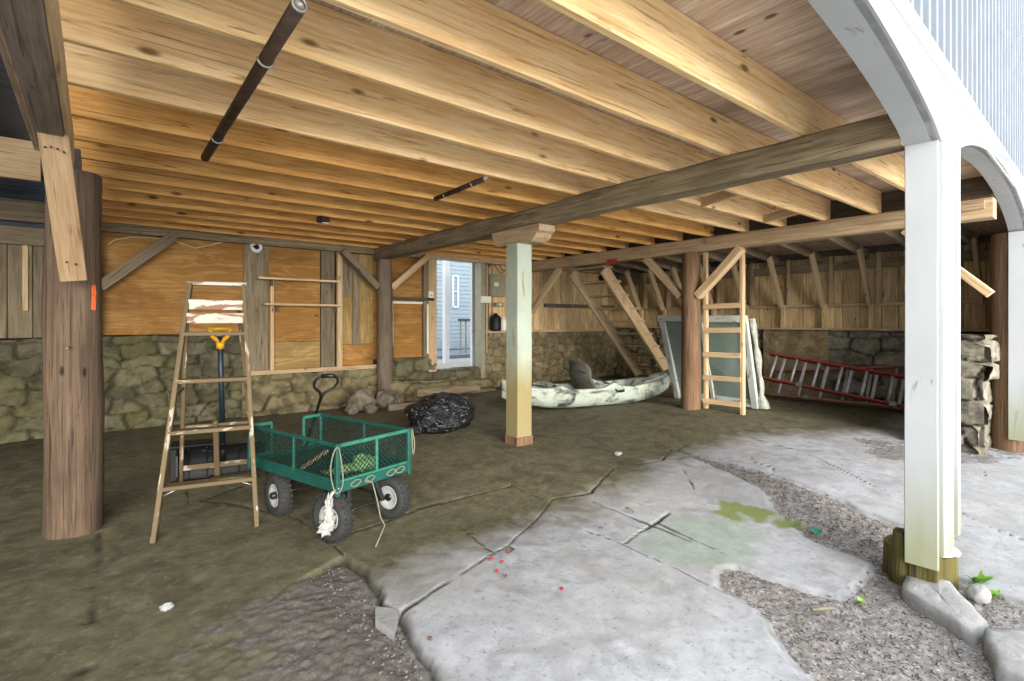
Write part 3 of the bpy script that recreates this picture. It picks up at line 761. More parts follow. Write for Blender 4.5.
z0 = F(3.55, 4.27)
t = thing('square_post', 'square post with pale green whitewash peeling off its lower end', 'post', (3.55, 4.27, z0))
b = MB(); b.bar((0, 0, .07), (0, 0, 2.18 - z0), .20, .20, (0, 1, 0), 20, .008, .004); b.build('shaft', 'post_paint', t)
b = MB(); b.bar((0, 0, -.02), (0, 0, .085), .225, .225, (0, 1, 0), 4, .012, .008); b.build('base_block', 'log_red', t, label='brown base block')
T = Matrix.Translation((3.70, 4.27, 2.18)) @ Matrix(((0, 0, -1, 0), (1, 0, 0, 0), (0, 1, 0, 0), (0, 0, 0, 1)))
single('bolster_block', 'beam_tan', lambda b: b.prism([(-.40, .165), (-.40, .10), (-.36, .08), (-.33, .04), (-.27, 0), (.28, 0), (.36, .06), (.40, .165)], T, .22),
       'curved wooden bolster between the whitewashed square post and the hewn beam', 'bolster', (3.6, 4.27, 2.18))
single('log_post', 'log_dark', lambda b: b.log((3.62, 7.72, .12), (3.62, 7.72, BB - .005), .125, .115, 20, 24, .012, .012),
       'dark slim log post standing against the back wall under the hewn beam end', 'post', (3.62, 7.72, .1))
z0 = F(6.73, 4.19)
single('log_post', 'log_red', lambda b: b.log((6.73, 4.19, z0 - .03), (6.73, 4.19, BB - .005), .14, .125, 20, 24, .010, .008),
       'reddish log post under the tan beam, beside the wooden ladder', 'post', (6.73, 4.19, z0))
single('square_post', 'hewn', lambda b: b.bar((.0, 7.86, 1.16), (.0, 7.86, 2.44), .11, .11, (0, 1, 0), 8, .006, .005),
       'dark square post on the stone wall behind the thick log post', 'post', (0, 7.86, 1.16))
single('square_post', 'clad', lambda b: b.bar((6.72, 7.78, 1.15), (6.72, 7.78, BB - .01), .12, .12, (0, 1, 0), 8, .006, .005),
       'brown square post on the stone footing at the far end of the tan beam', 'post', (6.72, 7.78, 1.15))

# knee braces ------------------------------------------------------------------------------------
def brace(p0, p1, w, h, mat, label, up=(1, 0, 0)):
    p0 = V(p0); p1 = V(p1); lo = p0 if p0.z < p1.z else p1
    single('knee_brace', mat, lambda b: b.bar(p0, p1, w, h, up, 8, .006, .005), label, 'brace', lo, 'knee braces of the posts')
brace((.05, 7.88, 1.77), (.80, 7.88, 2.46), .12, .10, 'plank_grey', 'grey brace slanting across the big plywood panel on the back wall', (0, 1, 0))
brace((2.95, 7.76, 2.44), (3.50, 7.74, 1.90), .10, .13, 'plank_grey', 'grey brace rising from the slim log post towards the shelves', (0, 1, 0))
brace((3.73, 7.74, 1.90), (4.40, 7.76, 2.46), .10, .12, 'plank', 'pale brace rising from the slim log post towards the doorway', (0, 1, 0))
brace((6.70, 4.06, 1.72), (6.70, 3.42, 2.335), .10, .13, 'plank', 'pale brace from the reddish log post up over the wooden ladder')
brace((6.72, 4.33, 1.72), (6.72, 4.96, 2.335), .09, .13, 'beam_tan', 'tan brace from the reddish log post up towards the stairs')
brace((6.72, 7.70, 1.55), (6.72, 6.90, 2.335), .09, .11, 'beam_tan', 'tan brace at the far end of the tan beam, near the doorway')
brace((6.80, .98, 1.62), (6.80, 1.66, 2.335), .08, .12, 'plank', 'pale brace seen in the gap between the two white posts')

# ------------------------------------------------------------------ white arched front
FA = R(1.5); FO = V((3.60, .727, 0)); FE = V((math.cos(FA), math.sin(FA), 0)); FN = V((-math.sin(FA), math.cos(FA), 0))
def fp(u, v, z): return FO + FE * u + FN * v + V((0, 0, z))
FT = Matrix.Translation(FO) @ Matrix(((FE.x, 0, FN.x, 0), (FE.y, 0, FN.y, 0), (0, 1, 0, 0), (0, 0, 0, 1)))     # x = along, y = up, z = inwards
TOP = 2.73
def arch(u0, u1, z0, rise, n=24):
    return [(u0 + (u1 - u0) * i / n, z0 + rise * (1 - (2 * i / n - 1) ** 2) ** .8) for i in range(n + 1)]
A1 = arch(-4.5, 0.0, 2.335, .30); A2 = arch(.34, 4.35, 2.335, .33)
def fascia(poly, T, depth, name, mat, parent):
    b = MB(); b.prism(poly, T, depth); return b.build(name, mat, parent)
front = tag(thing('wall_porch', None, None, (0, 0, 0)), kind='structure')
for nm, A, u0, u1 in (('arch_trim', A1, -4.9, .17), ('arch_trim', A2, .17, 4.72)):
    poly = [(u0, TOP), (u0, A[0][1])] + A + [(u1, A[-1][1]), (u1, TOP)]
    fascia(poly[::-1], FT, .03, nm, 'white', front)
    b = MB()                                                           # soffit board bent under the arch, with a bead at its outer edge
    P = []
    for (u, z) in A: P.append([fp(u, -.012, z), fp(u, .15, z), fp(u, .15, z + .03), fp(u, -.012, z + .03), fp(u, -.012, z)])
    b.grid(P, smooth=False); b.build('arch_soffit', 'white_post', front)
    b = MB(); b.tube([fp(u, -.012, z + .012) for u, z in A], .007, 8); b.build('arch_bead', 'white', front)
b = MB(); b.bar(fp(-4.9, -.012, TOP + .012), fp(4.72, -.012, TOP + .012), .06, .028); b.bar(fp(-4.9, -.004, TOP - .10), fp(4.72, -.004, TOP - .10), .02, .012)
b.build('drip_edge', 'white', front)
# ribbed metal above
b = MB(); P = []; pitch = .17; u = -5.0; k = 0
while u < 6.2:
    for du, dv in ((0, 0), (.075, 0), (.090, -.045), (.140, -.045), (.155, 0)): P.append([fp(u + du, .03 + dv, TOP + .02), fp(u + du, .03 + dv, 4.4), fp(u + du, .03 + dv, 6.4)])
    u += pitch
b.grid(P, smooth=False); b.build('metal_siding', 'siding', front)
b = MB(); b.bar(fp(-4.9, .09, 2.86), fp(6.1, .09, 2.86), .05, .30); b.bar(fp(-4.9, .08, 4.7), fp(6.1, .08, 4.7), .03, 3.4); b.build('backing_board', 'dark_wood', front)
b = MB(); b.bar(fp(4.72, .03, 1.2), fp(6.1, .03, 1.2), .05, 3.06); b.build('end_boards', 'white', front)  # unseen boards, added to close off light from the right

def porch_post(u0, wid, zb, label, boards_to, core_mat, core_r, foot=True):
    base = fp(u0 + wid / 2, .14, zb)
    t = thing('porch_post', label, 'post', base, FA)
    rel = lambda u, v, z: V((u - wid / 2, v - .14, z - zb))           # post frame: x along the front, y inwards
    top = 2.345
    b = MB()
    if foot: b.bar(rel(wid / 2, .072, zb), rel(wid / 2, .072, top), wid - .02, .13, (0, 1, 0), 1, .004)
    else: b.log(rel(wid / 2, .16, zb - .03), rel(wid / 2, .16, top), core_r, core_r * .92, 20, 18, .008, .004)
    b.build('core_log', core_mat, t)
    b = MB(); b.bar(rel(-.012, .075, boards_to), rel(-.012, .075, top), .026, .150, (0, 1, 0), 12, .004, .002); b.build('side_board', 'white_post', t)
    b = MB(); b.bar(rel(.150, -.006, boards_to + .07), rel(.150, -.006, top + .02), .262, .028, (0, 1, 0), 12, .004, .002); b.build('front_board', 'white_post', t)
    b = MB(); b.bar(rel(.322, -.008, boards_to + .12), rel(.322, -.008, top + .02), .055, .06, (0, 1, 0), 8, .004, .002); b.build('edge_board', 'white_post', t)
    if foot:
        b = MB(); b.log(rel(.225, .13, zb - .06), rel(.225, .13, zb + .165), .185, .175, 26, 8, .02, .004); b.log(rel(.075, .175, zb - .05), rel(.065, .175, zb + .28), .06, .05, 10, 6, .02, .004); b.build('stump_foot', 'stump', t)
        b = MB(); b.log(rel(.245, .10, zb + .16), rel(.245, .10, zb + .176), .155, .145, 22, 2, .008, 0); b.build('bleached_top', 'white', t)
    return t
porch_post(0.0, .34, F(3.75, .87), 'white boarded porch post standing on a mossy stump', -.01, 'stump', .16)
porch_post(4.30, .34, F(7.95, .95), 'white boarded porch post beside the grey stone wall end', .05, 'log_red', .165, False)

# ------------------------------------------------------------------ outside beyond the doorway
b = MB(); b.box((5.5, 12.2, .42), (14, 7.8, .12)); b.build('patio', 'patio', kind='structure')
hs = thing('neighbouring_house', 'blue-grey clapboard house seen through the doorway', 'house', (6.0, 12.6, .48))
b = MB()
for k in range(34):
    z = k * .115 + .25; b.bar((-3.2, .0, z), (3.2, .0, z), .02, .125, (0, .13, 1), 1, .002)
b.build('clapboards', 'house_siding', hs)
b = MB(); b.box((0, .12, 2.1), (6.4, .16, 4.2)); b.build('house_body', 'house_siding', hs)
def hx(px): return at(px, 300, Y=12.6).x - 6.0
def hz(py, px=455): return at(px, py, Y=12.6).z - .48
w = thing('window', None, None); w.parent = hs; w.location = ((hx(452.5) + hx(457.5)) / 2, -.02, (hz(276) + hz(307)) / 2)
ww = hx(457.5) - hx(452.5); wh = hz(276) - hz(307)
b = MB()
for sx in (-1, 1): b.bar((sx * ww / 2, 0, -wh / 2), (sx * ww / 2, 0, wh / 2), .05, .05, (0, 1, 0))
for sz in (-1, 0, 1): b.bar((-ww / 2, 0, sz * wh / 2), (ww / 2, 0, sz * wh / 2), .05, .05 if sz else .03)
fr = b.build('window_frame', 'white', w)
b = MB(); b.box((0, .02, 0), (ww, .01, wh)); b.build('pane', 'house_glass', fr)
b = MB(); b.bar((0, -.03, .1), (0, -.03, .25), 6.4, .04, (0, 1, 0)); b.build('base_trim', 'house_siding', hs)
single('porch_column', 'white', lambda b: b.bar((at(446, 300, Y=9.3).x, 9.3, .48), (at(446, 300, Y=9.3).x, 9.3, 3.2), .11, .11, (0, 1, 0)),
       'slim white column standing on the patio outside the doorway', 'column', (at(446, 300, Y=9.3).x, 9.3, .48))
single('downpipe', 'white', lambda b: b.bar((at(473, 300, Y=8.35).x, 8.35, .48), (at(473, 300, Y=8.35).x, 8.35, 3.0), .09, .07, (0, 1, 0)),
       'white upright close outside the right side of the doorway', 'downpipe', (at(473, 300, Y=8.35).x, 8.35, .48))
xr = at(464, 318, Y=10.9).x
rl = thing('railing', 'short dark-topped railing in front of the clapboard house', 'railing', (xr, 10.9, .48))
b = MB(); b.bar((-.16, 0, .92), (.5, 0, .92), .08, .06); b.build('handrail', 'dark_wood', rl)
for k in range(4):
    b = MB(); b.bar((-.1 + k * .16, 0, 0), (-.1 + k * .16, 0, .9), .035, .035, (0, 1, 0)); b.build('baluster', 'grey_box', rl)
single('porch_deck', 'deck_blue', lambda b: b.box((7.4, 11.4, .52), (2.3, 2.0, .09)), 'blue-grey porch floor in front of the clapboard house', 'porch', (7.4, 11.4, .48))

# ------------------------------------------------------------------ things fixed to the back wall
for z, xa, xb, lab in ((1.965, at(257, 281, Y=7.85).x, at(337, 283, Y=7.85).x, 'upper of the two thin plank shelves on the plywood wall'),
                       (1.60, at(263, 306, Y=7.85).x, at(340, 307, Y=7.85).x, 'lower of the two thin plank shelves on the plywood wall')):
    t = thing('wall_shelf', lab, 'shelf', ((xa + xb) / 2, 7.85, z), 0, 'plank shelves on the plywood wall')
    L = (xb - xa) / 2
    b = MB(); b.bar((-L, 0, 0), (L, 0, 0), .20, .03, (0, 0, 1), 6, .003, .003); b.build('shelf_board', 'plank', t)
    for xx in (-L * .62, L * .93):
        b = MB(); b.bar((xx, .09, -.10), (xx, .09, -.016), .04, .03, (0, 1, 0)); b.build('bracket', 'dark_wood', t)
p = at(256.5, 247, Y=7.90)
t = thing('lamp_holder', 'round white porcelain lamp holder on the grey board, without a bulb', 'lamp holder', p)
T = Matrix.Rotation(R(90), 4, 'X')
b = MB(); b.lathe([(.0, -.05), (.085, -.05), (.085, -.01), (.07, .02), (.045, .03), (.04, .0), (.0, .0)], 24, T); b.build('ring', 'porcelain', t)
b = MB(); b.lathe([(.0, .028), (.03, .028), (.034, .005), (.0, .004)], 16, T); b.box((-.03, -.03, 0), (.05, .03, .02)); b.build('socket', 'black_plastic', t, label='black socket')

def box_on(name, px0, py0, px1, py1, Y, mat, label, cat, dep=.09, screw=True):
    a = at(px0, py0, Y=Y); c = at(px1, py1, Y=Y); m = (a + c) / 2
    t = thing(name, label, cat, (m.x, Y, m.z)); w_, h_ = c.x - a.x, a.z - c.z
    b = MB(); b.box((0, dep / 2, 0), (w_, dep, h_), 0, .008); b.build('case', mat, t)
    return t, w_, h_
t, w_, h_ = box_on('electrical_panel', 491.5, 274, 505.5, 297, 7.92, 'grey_box', 'grey metal electrical panel on the wall right of the doorway', 'electrical panel')
b = MB(); b.box((0, -.006, 0), (w_ * .86, .012, h_ * .88), 0, .004); d_ = b.build('door', 'grey_box', t)
b = MB(); b.box((-w_ * .18, -.014, .02), (.10, .006, .07)); b.build('sticker', 'ivory', t, label='white sticker')
t, w_, h_ = box_on('junction_box', 483, 296, 491, 303, 7.80, 'ivory', 'ivory junction box beside the door jamb, below the electrical panel', 'junction box', .07)
b = MB(); b.tube([(.02, .03, -h_ / 2), (.025, .04, -.5), (.03, .05, -1.0)], .012); b.build('conduit', 'wire', t)
t, w_, h_ = box_on('light_switch', 429, 291, 433.5, 300, 7.86, 'ivory', 'ivory light switch on the left door jamb', 'light switch', .05)
b = MB(); b.box((0, -.008, 0), (.02, .02, .03)); b.build('toggle', 'grey_box', t)
t, w_, h_ = box_on('outlet_box', 496, 302.5, 504, 306.5, 7.86, 'grey_box', 'small grey outlet box under the electrical panel', 'outlet box', .07)
b = MB(); b.box((0, -.004, 0), (.05, .006, .035)); b.build('cover', 'ivory', t, label='pale cover')
single('jug', 'ivory', lambda b: b.lathe([(0, 0), (.055, 0), (.062, .03), (.062, .17), (.05, .22), (.03, .24), (.03, .28), (0, .28)], 16, Matrix.Translation(at(503.5, 331, Y=7.82))),
       'small ivory jug on the stone footing beside the square post', 'jug', at(503.5, 331, Y=7.82))
single('canister', 'black_plastic', lambda b: b.lathe([(0, 0), (.10, 0), (.11, .04), (.11, .24), (.08, .29), (.04, .31), (.04, .34), (0, .34)], 18, Matrix.Translation(at(495.5, 331, Y=7.88))),
       'black canister on the stone footing under the electrical panel', 'canister', at(495.5, 331, Y=7.88))
a = at(110, 241, Y=7.86)
single('wall_cable', 'wire', lambda b: b.tube([at(x_, y_, Y=7.96) for x_, y_ in ((108, 245), (115, 240), (130, 237), (150, 238), (172, 240), (195, 248), (212, 245), (228, 240), (243, 239))], .010, 6),
       'pale cable looping along the top of the big plywood panel', 'cable', at(175, 242, Y=7.96))
single('cable_tangle', 'dark_wood', lambda b: [b.tube([at(489 + 16 * vv_, 256 + 14 * (k * .21 % 1) + 6 * math.sin(vv_ * 5 + k), Y=7.9) for vv_ in (0, .2, .4, .6, .8, 1)], .009, 5) for k in range(6)],
       'tangle of dark cables above the electrical panel', 'cables', at(498, 262, Y=7.9))
p = at(911, 293, X=RW - .12)
t = thing('outlet_box', 'pale box on the right-hand cladding next to the white post', 'outlet box', (RW - .06, p.y, p.z))
b = MB(); b.box((0, 0, 0), (.10, .16, .20), 0, .01); b.build('case', 'ivory', t)
b = MB(); b.box((-.054, 0, 0), (.008, .12, .15)); b.build('cover', 'porcelain', t)
single('hanging_string', 'rope', lambda b: b.tube([V((at(572.5, 268, Y=6.4).x, 6.4, BT + .01)), at(572.3, 290, Y=6.4), at(572.8, 322, Y=6.4)], .006, 6), 'thin string hanging from the ceiling in front of the stairs', 'string', at(572.5, 268, Y=6.4))
p = at(323, 219, Y=5.88)
t = thing('junction_box', 'small junction box with a white cover under the ceiling joists', 'junction box', (p.x, p.y, BT - .07))
b = MB(); b.box((0, 0, .035), (.10, .10, .07), .3, .012); b.build('case', 'rust', t)
b = MB(); b.lathe([(0, -.012), (.04, -.012), (.042, 0), (0, 0)], 14, Matrix.Translation((.02, -.02, 0))); b.build('cover', 'ivory', t)

# pipes hung under the joists --------------------------------------------------------------------
def pipe(p0, p1, r, label):
    p0 = V(p0); p1 = V(p1)
    t = thing('steel_pipe', label, 'pipe', (p0 + p1) / 2); m = (p0 + p1) / 2
    b = MB(); x_ = (p1 - p0).normalized(); L = (p1 - p0).length / 2
    T = Matrix.Translation((0, 0, 0)) @ x_.to_track_quat('Z', 'Y').to_matrix().to_4x4()
    b.lathe([(r * .72, -L + .03), (r * .72, -L), (r, -L), (r, L), (r * .72, L), (r * .72, L - .03)], 14, T); b.build('tube', 'rust', t)
    b = MB(); b.lathe([(r * 1.04, -L + .012), (r * 1.05, -L - .003), (r * .74, -L - .004), (r * .73, -L + .01)], 14, T); b.build('cut_end', 'zinc', t, label='pale cut end')
    for k in (-.55, .55):
        b = MB(); q = x_ * (L * k); b.tube([q + V((r * 1.2 * math.cos(a), 0, r * 1.2 * math.sin(a))) for a in [math.pi * (1 + i / 8) for i in range(9)]] + [q + V((r * 1.2, 0, .05))], .006, 6); b.build('strap', 'zinc', t)
pipe((.575, 1.93, 2.497), (.60, 4.15, 2.497), .028, 'long rusty pipe hung under the front joists')
pipe((2.46, 3.38, 2.512), (2.50, 4.24, 2.512), .022, 'short rusty pipe hung under the joists over the cart')

# ------------------------------------------------------------------ stairs
t = thing('staircase', 'open wooden stairs rising to the tan beam behind the kayak', 'stairs', (8.1, 6.4, F(8.1, 6.4)))
B0 = V((8.1, 6.4, F(8.1, 6.4)))
lowx, topx = 9.08, 6.92
def sl(x_): return .08 + (9.08 - x_) * 1.03
for yy in (6.0, 6.78):
    b = MB(); b.bar(V((lowx, yy, sl(lowx) + .03)) - B0, V((topx, yy, sl(topx) - .02)) - B0, .05, .22, (0, 0, 1), 10, .004, .004); b.build('stringer', 'plank' if yy < 6.4 else 'beam_tan', t)
for k in range(9):
    x_ = 8.86 - k * .232; z_ = sl(x_) + .10
    b = MB(); b.bar(V((x_, 5.97, z_)) - B0, V((x_, 6.81, z_)) - B0, .24, .035, (0, 0, 1), 3, .004, .003); b.build('tread', 'beam_tan', t)
    b = MB(); b.bar(V((x_ - .02, 5.985, z_ - .02)) - B0, V((x_ - .02, 5.985, z_ - .16)) - B0, .02, .12, (1, 0, 0), 1, .003); b.build('cleat', 'plank', t)
zt = 8.86 - 7 * .232; 
single('folded_cloth', 'black_cloth', lambda b: b.blob((zt, 6.15, sl(zt) + .10 + .018 + .07), (.12, .20, .09), 14, .5, 2.2, 4, -.07),
       'crumpled black cloth lying on an upper stair tread', 'cloth', (zt, 6.15, sl(zt) + .12))

# ------------------------------------------------------------------ wooden ladder under the tan beam
t = thing('wooden_ladder', 'upright pale wooden ladder fixed to the tan beam in front of the white window', 'ladder', (6.90, 3.78, .09))
for (xx, yy) in ((-.01, -.28), (.02, .28)):
    b = MB(); zz = F(6.9 + xx, 3.78 + yy) - .10
    b.bar((xx, yy, zz), (xx - .015, yy, BB - .09 + .01), .045, .075, (1, 0, 0), 10, .004, .003); b.build('rail', 'plank', t)
for z in (.13, .47, .80, 1.15, 1.49):
    b = MB(); b.bar((-.045, -.27, z), (-.04, .29, z - .01), .035, .07, (0, 0, 1), 4, .004, .003); b.build('rung', 'plank', t)

# ------------------------------------------------------------------ white window sash leaning on the reddish log post
t = thing('window_sash', 'white window frame with dusty glass leaning behind the wooden ladder', 'window', (7.38, 4.27, .10))
b0 = [V((.09, .62, .0)), V((.09, -.66, -.0))]; tp = [V((-.36, .62, 1.32)), V((-.24, -.66, 1.30))]
for i in (0, 1):
    b = MB(); b.bar(b0[i], tp[i], .10, .06, (1, 0, .3), 8, .008, .004); b.build('stile', 'white_window', t)
b = MB(); b.bar(b0[0] + V((0, 0, .06)), b0[1] + V((0, 0, .06)), .06, .11); b.build('rail', 'white_window', t)
b = MB(); b.bar(tp[0] + V((.01, .05, -.01)), tp[1] + V((.01, -.03, -.01)), .09, .10, (0, 0, 1), 8, .01, .004); b.build('rail', 'white_window', t)
mid0 = (b0[0] * .50 + b0[1] * .50); mid1 = (tp[0] * .50 + tp[1] * .50)
b = MB(); b.bar(mid0, mid1, .05, .05, (1, 0, .3), 6); b.build('mullion', 'white_window', t)
b = MB(); P = [[b0[0] + V((0, 0, .06)), tp[0]], [b0[1] + V((0, 0, .06)), tp[1]]]; b.grid(P, smooth=False); b.grid([[q + V((.008, 0, 0)) for q in r_] for r_ in P[::-1]], smooth=False); b.build('pane', 'glass', t, label='dusty greenish glass')
b = MB(); P = []
for i in range(14):
    f_ = i / 13; c_ = b0[1].lerp(tp[1], f_) + V((.07, -.085, .0)); row = []
    for j in range(13):
        a = 2 * math.pi * j / 12; rr = .035 + .045 * mn.noise(V((math.cos(a) * 1.4, math.sin(a) * 1.4, f_ * 5))) + (.04 if f_ < .15 else 0)
        row.append(c_ + V((math.cos(a) * rr, math.sin(a) * rr * 1.1, 0)))
    P.append(row)
b.grid(P); b.build('plastic_wrap', 'sheet', t, label='crinkled clear plastic wrap')

# ------------------------------------------------------------------ red ladders lying along the right wall
def ladder(label, top0, top1, bot0, bot1, rung_n, mat, rung_mat, double=False):
    B = (V(bot0) + V(bot1)) / 2; t = thing('extension_ladder', label, 'ladder', B)
    T0, T1, B0_, B1 = [V(p) - B for p in (top0, top1, bot0, bot1)]
    nrm = (T1 - T0).cross(B0_ - T0).normalized()
    for a, c_ in ((T0, T1), (B0_, B1)):
        b = MB(); b.bar(a, c_, .032, .088, nrm, 2, .003)
        b.bar(a + (T0 - B0_).normalized() * (.012 if a is B0_ else -.012) + nrm * .034, c_ + (T0 - B0_).normalized() * (.012 if a is B0_ else -.012) + nrm * .034, .03, .008, nrm, 1, .002)
        b.build('side_rail', mat, t)
    for k in range(rung_n):
        f_ = (k + .35) / rung_n; b = MB(); b.tube([B0_.lerp(B1, f_), T0.lerp(T1, f_)], .022, 8); b.build('rung', rung_mat, t)
    if double:
        off = nrm * .05
        for k in range(rung_n - 1):
            f_ = (k + .72) / rung_n; b = MB(); b.bar(B0_.lerp(B1, f_) + off, T0.lerp(T1, f_) + off, .04, .02, nrm); b.build('rung', rung_mat, t)
    for f_ in (.62, .2):
        b = MB(); c_ = B0_.lerp(B1, f_) - nrm * .05; b.box(c_, (.05, .09, .06), 0, .01); b.build('rung_lock', 'zinc', t)
ladder('red fibreglass extension ladder tilted on its side, in front of the paler one', (9.06, 4.12, .80), (9.06, 1.15, .42), (8.86, 4.16, .40), (8.86, 1.15, -.02 + .05), 9, 'red', 'alu', True)
ladder('faded red extension ladder lying behind the brighter red one', (9.40, 4.15, .47), (9.40, 1.2, .80), (9.16, 4.15, .08), (9.16, 1.2, .10), 9, 'red_faded', 'alu')

# ------------------------------------------------------------------ step ladder
LZ = F(.57, 3.86)
t = thing('step_ladder', 'paint-spattered wooden step ladder standing open beside the green cart', 'ladder', (.57, 3.86, LZ), R(-12.7))
H = 1.645
def fr(sx, s_): return V((sx * (.29 - .12 * s_) + .03 * s_, .45 * s_, H * s_))
for sx in (-1, 1):
    b = MB(); b.bar(fr(sx, -.004), fr(sx, 1), .030, .075, (0, 1, -.27), 12, .004, .002); b.build('front_rail', 'ladder_wood', t)
for s_ in (.185, .39, .59, .785):
    b = MB(); L_ = fr(-1, s_); R_ = fr(1, s_)
    b.bar(L_ + V((0, .01, 0)), R_ + V((0, .01, 0)), .10, .026, (0, 0, 1), 4, .003, .002); b.build('step', 'ladder_wood', t)
for s_ in (.853, .912):
    b = MB(); b.bar(fr(-1, s_) + V((.01, -.02, 0)), fr(1, s_) + V((-.01, -.02, 0)), .022, .074, (0, -.27, 1), 4, .004, .002); b.build('top_slat', 'ladder_white', t, label='white painted slat with flaking paint')
b = MB(); b.bar(fr(-1, 1) + V((-.02, .02, .01)), fr(1, 1) + V((.02, .02, .01)), .09, .026, (0, 0, 1), 4, .004, .002); b.build('top_step', 'ladder_white', t)
def rr_(sx, s_): return V((sx * (.275 - .115 * s_), 1.14 - .66 * s_, H * .93 * s_ + .03))
for sx in (-1, 1):
    b = MB(); b.bar(rr_(sx, -.01), rr_(sx, .98), .028, .045, (0, 1, .4), 10, .004, .002); b.build('rear_leg', 'ladder_wood', t)
for s_ in (.10, .33):
    b = MB(); b.bar(rr_(-1, s_), rr_(1, s_), .02, .042, (0, 0, 1), 3, .003, .002); b.build('rear_brace', 'ladder_wood', t)
b = MB(); b.bar(rr_(0, .04) + V((-.01, -.02, 0)), rr_(0, .36) + V((-.01, -.02, 0)), .04, .018, (0, 1, .4), 4, .003); b.build('brace_slat', 'ladder_wood', t)
for sx in (-1, 1):
    b = MB(); b.tube([fr(sx, .15) + V((0, .02, 0)), fr(sx * .55, .18) + V((0, .03, 0))], .005, 6); b.build('brace_rod', 'zinc', t)
    b = MB(); b.bar(fr(sx, .52) + V((sx * .0, .03, 0)), rr_(sx, .55), .004, .02, (0, 0, 1), 2, .001); b.build('spreader_bar', 'rust', t)

# ------------------------------------------------------------------ snow pusher behind the ladder
p = V((.86, 5.02, F(.86, 5.0)))
t = thing('snow_shovel', 'blue-handled snow shovel with a yellow grip and black blade behind the step ladder', 'shovel', p, R(-8))
top = V((-.03, -.30, 1.24)); low = V((.0, .0, .24))
b = MB(); b.tube([low, top], .021, 12); b.build('shaft', 'blue', t, label='dark blue shaft')
d_ = (top - low).normalized()
b = MB(); q = top - d_ * .09
b.tube([q, q + d_ * .05], .030, 10); b.tube([q + d_ * .05, q + d_ * .10 + V((-.055, 0, 0)), q + d_ * .17 + V((-.075, 0, 0))], [.022, .017, .015], 8)
b.tube([q + d_ * .05, q + d_ * .10 + V((.055, 0, 0)), q + d_ * .17 + V((.075, 0, 0))], [.022, .017, .015], 8); b.tube([q + d_ * .165 + V((-.08, 0, 0)), q + d_ * .165 + V((.08, 0, 0))], .016, 8)
b.build('grip', 'yellow', t, label='yellow D-shaped grip')
b = MB(); P = []
for i in range(13):
    a = R(-35) + R(105) * i / 12; P.append([V((x_, .16 * math.cos(a) - .16 - .02 * abs(x_), .17 + .17 * math.sin(a))) for x_ in (-.33, -.30, -.2, -.1, 0, .1, .2, .30, .33)])
b.grid(P); b.grid([[q_ + V((0, -.012, 0)) for q_ in r_] for r_ in P[::-1]])
for x_ in (-.25, -.12, .12, .25): b.tube([V((x_, -.02 + .16 * math.cos(R(-35) + R(105) * i / 8) - .16, .17 + .17 * math.sin(R(-35) + R(105) * i / 8))) for i in range(9)], .008, 6)
for x_ in (-.33, .33): b.prism([(.0, .03), (-.10, .03), (-.13, .12), (-.10, .28), (0, .32), (.02, .17)], Matrix.Translation((x_ - .006, -.02, 0)) @ Matrix(((0, 0, 1, 0), (1, 0, 0, 0), (0, 1, 0, 0), (0, 0, 0, 1))), .012)
b.build('blade', 'black_plastic', t, label='wide black blade')
b = MB(); b.tube([V((-.16, -.06, .30)), low, V((.16, -.06, .30))], .014, 8); b.tube([low - V((0, 0, .08)), low + d_ * .1], .028, 10); b.build('yoke', 'black_plastic', t)
q = F(.6, 5.1)
single('storage_tub', 'black_plastic', lambda b: [b.bar((.52, 5.30, q + .15), (.80, 5.24, q + .15), .20, .30, (0, 0, 1), 1, .02), b.bar((.50, 5.305, q + .305), (.82, 5.235, q + .305), .235, .02, (0, 0, 1), 1, .006)],
       'black plastic tub behind the step ladder, at the end of the shovel blade', 'tub', (.66, 5.27, q))

# ------------------------------------------------------------------ garden cart
CZ = F(1.3, 3.7) - .005
t = thing('garden_cart', 'green mesh-sided garden cart with black pneumatic tyres', 'cart', (1.316, 3.752, CZ), R(15))
W2, L2, ZB, ZT = .295, .53, .34, .62
b = MB()
for sx in (-1, 1): b.bar((sx * W2, -L2, ZB + .02), (sx * W2, L2, ZB + .02), .022, .062, (0, 0, 1), 1, .004)
for sy in (-1, 1): b.bar((-W2, sy * L2, ZB + .02), (W2, sy * L2, ZB + .02), .022, .062, (0, 0, 1), 1, .004)
for yy in (-.18, .18): b.bar((-W2, yy, ZB - .005), (W2, yy, ZB - .005), .03, .02)
b.build('bed_frame', 'green', t)
def wiremesh(b, o_, u_, v_, lu, lv, pitch=.034, r=.0022):
    o_ = V(o_); u_ = V(u_); v_ = V(v_)
    for sg in (1, -1):
        k = -lv
        while k < lu:
            a = max(k, 0); a_t = a - k; e = min(k + lv, lu); e_t = e - k
            if e - a > .01:
                if sg < 0: a_t, e_t = lv - a_t, lv - e_t
                b.bar(o_ + u_ * a + v_ * a_t, o_ + u_ * e + v_ * e_t, r * 2.2, r * 1.4, u_.cross(v_), 1, 0)
            k += pitch
b = MB(); wiremesh(b, (-W2, -L2, ZB + .012), (1, 0, 0), (0, 1, 0), 2 * W2, 2 * L2, .036, .0035); b.build('bed_mesh', 'mesh_dark', t)
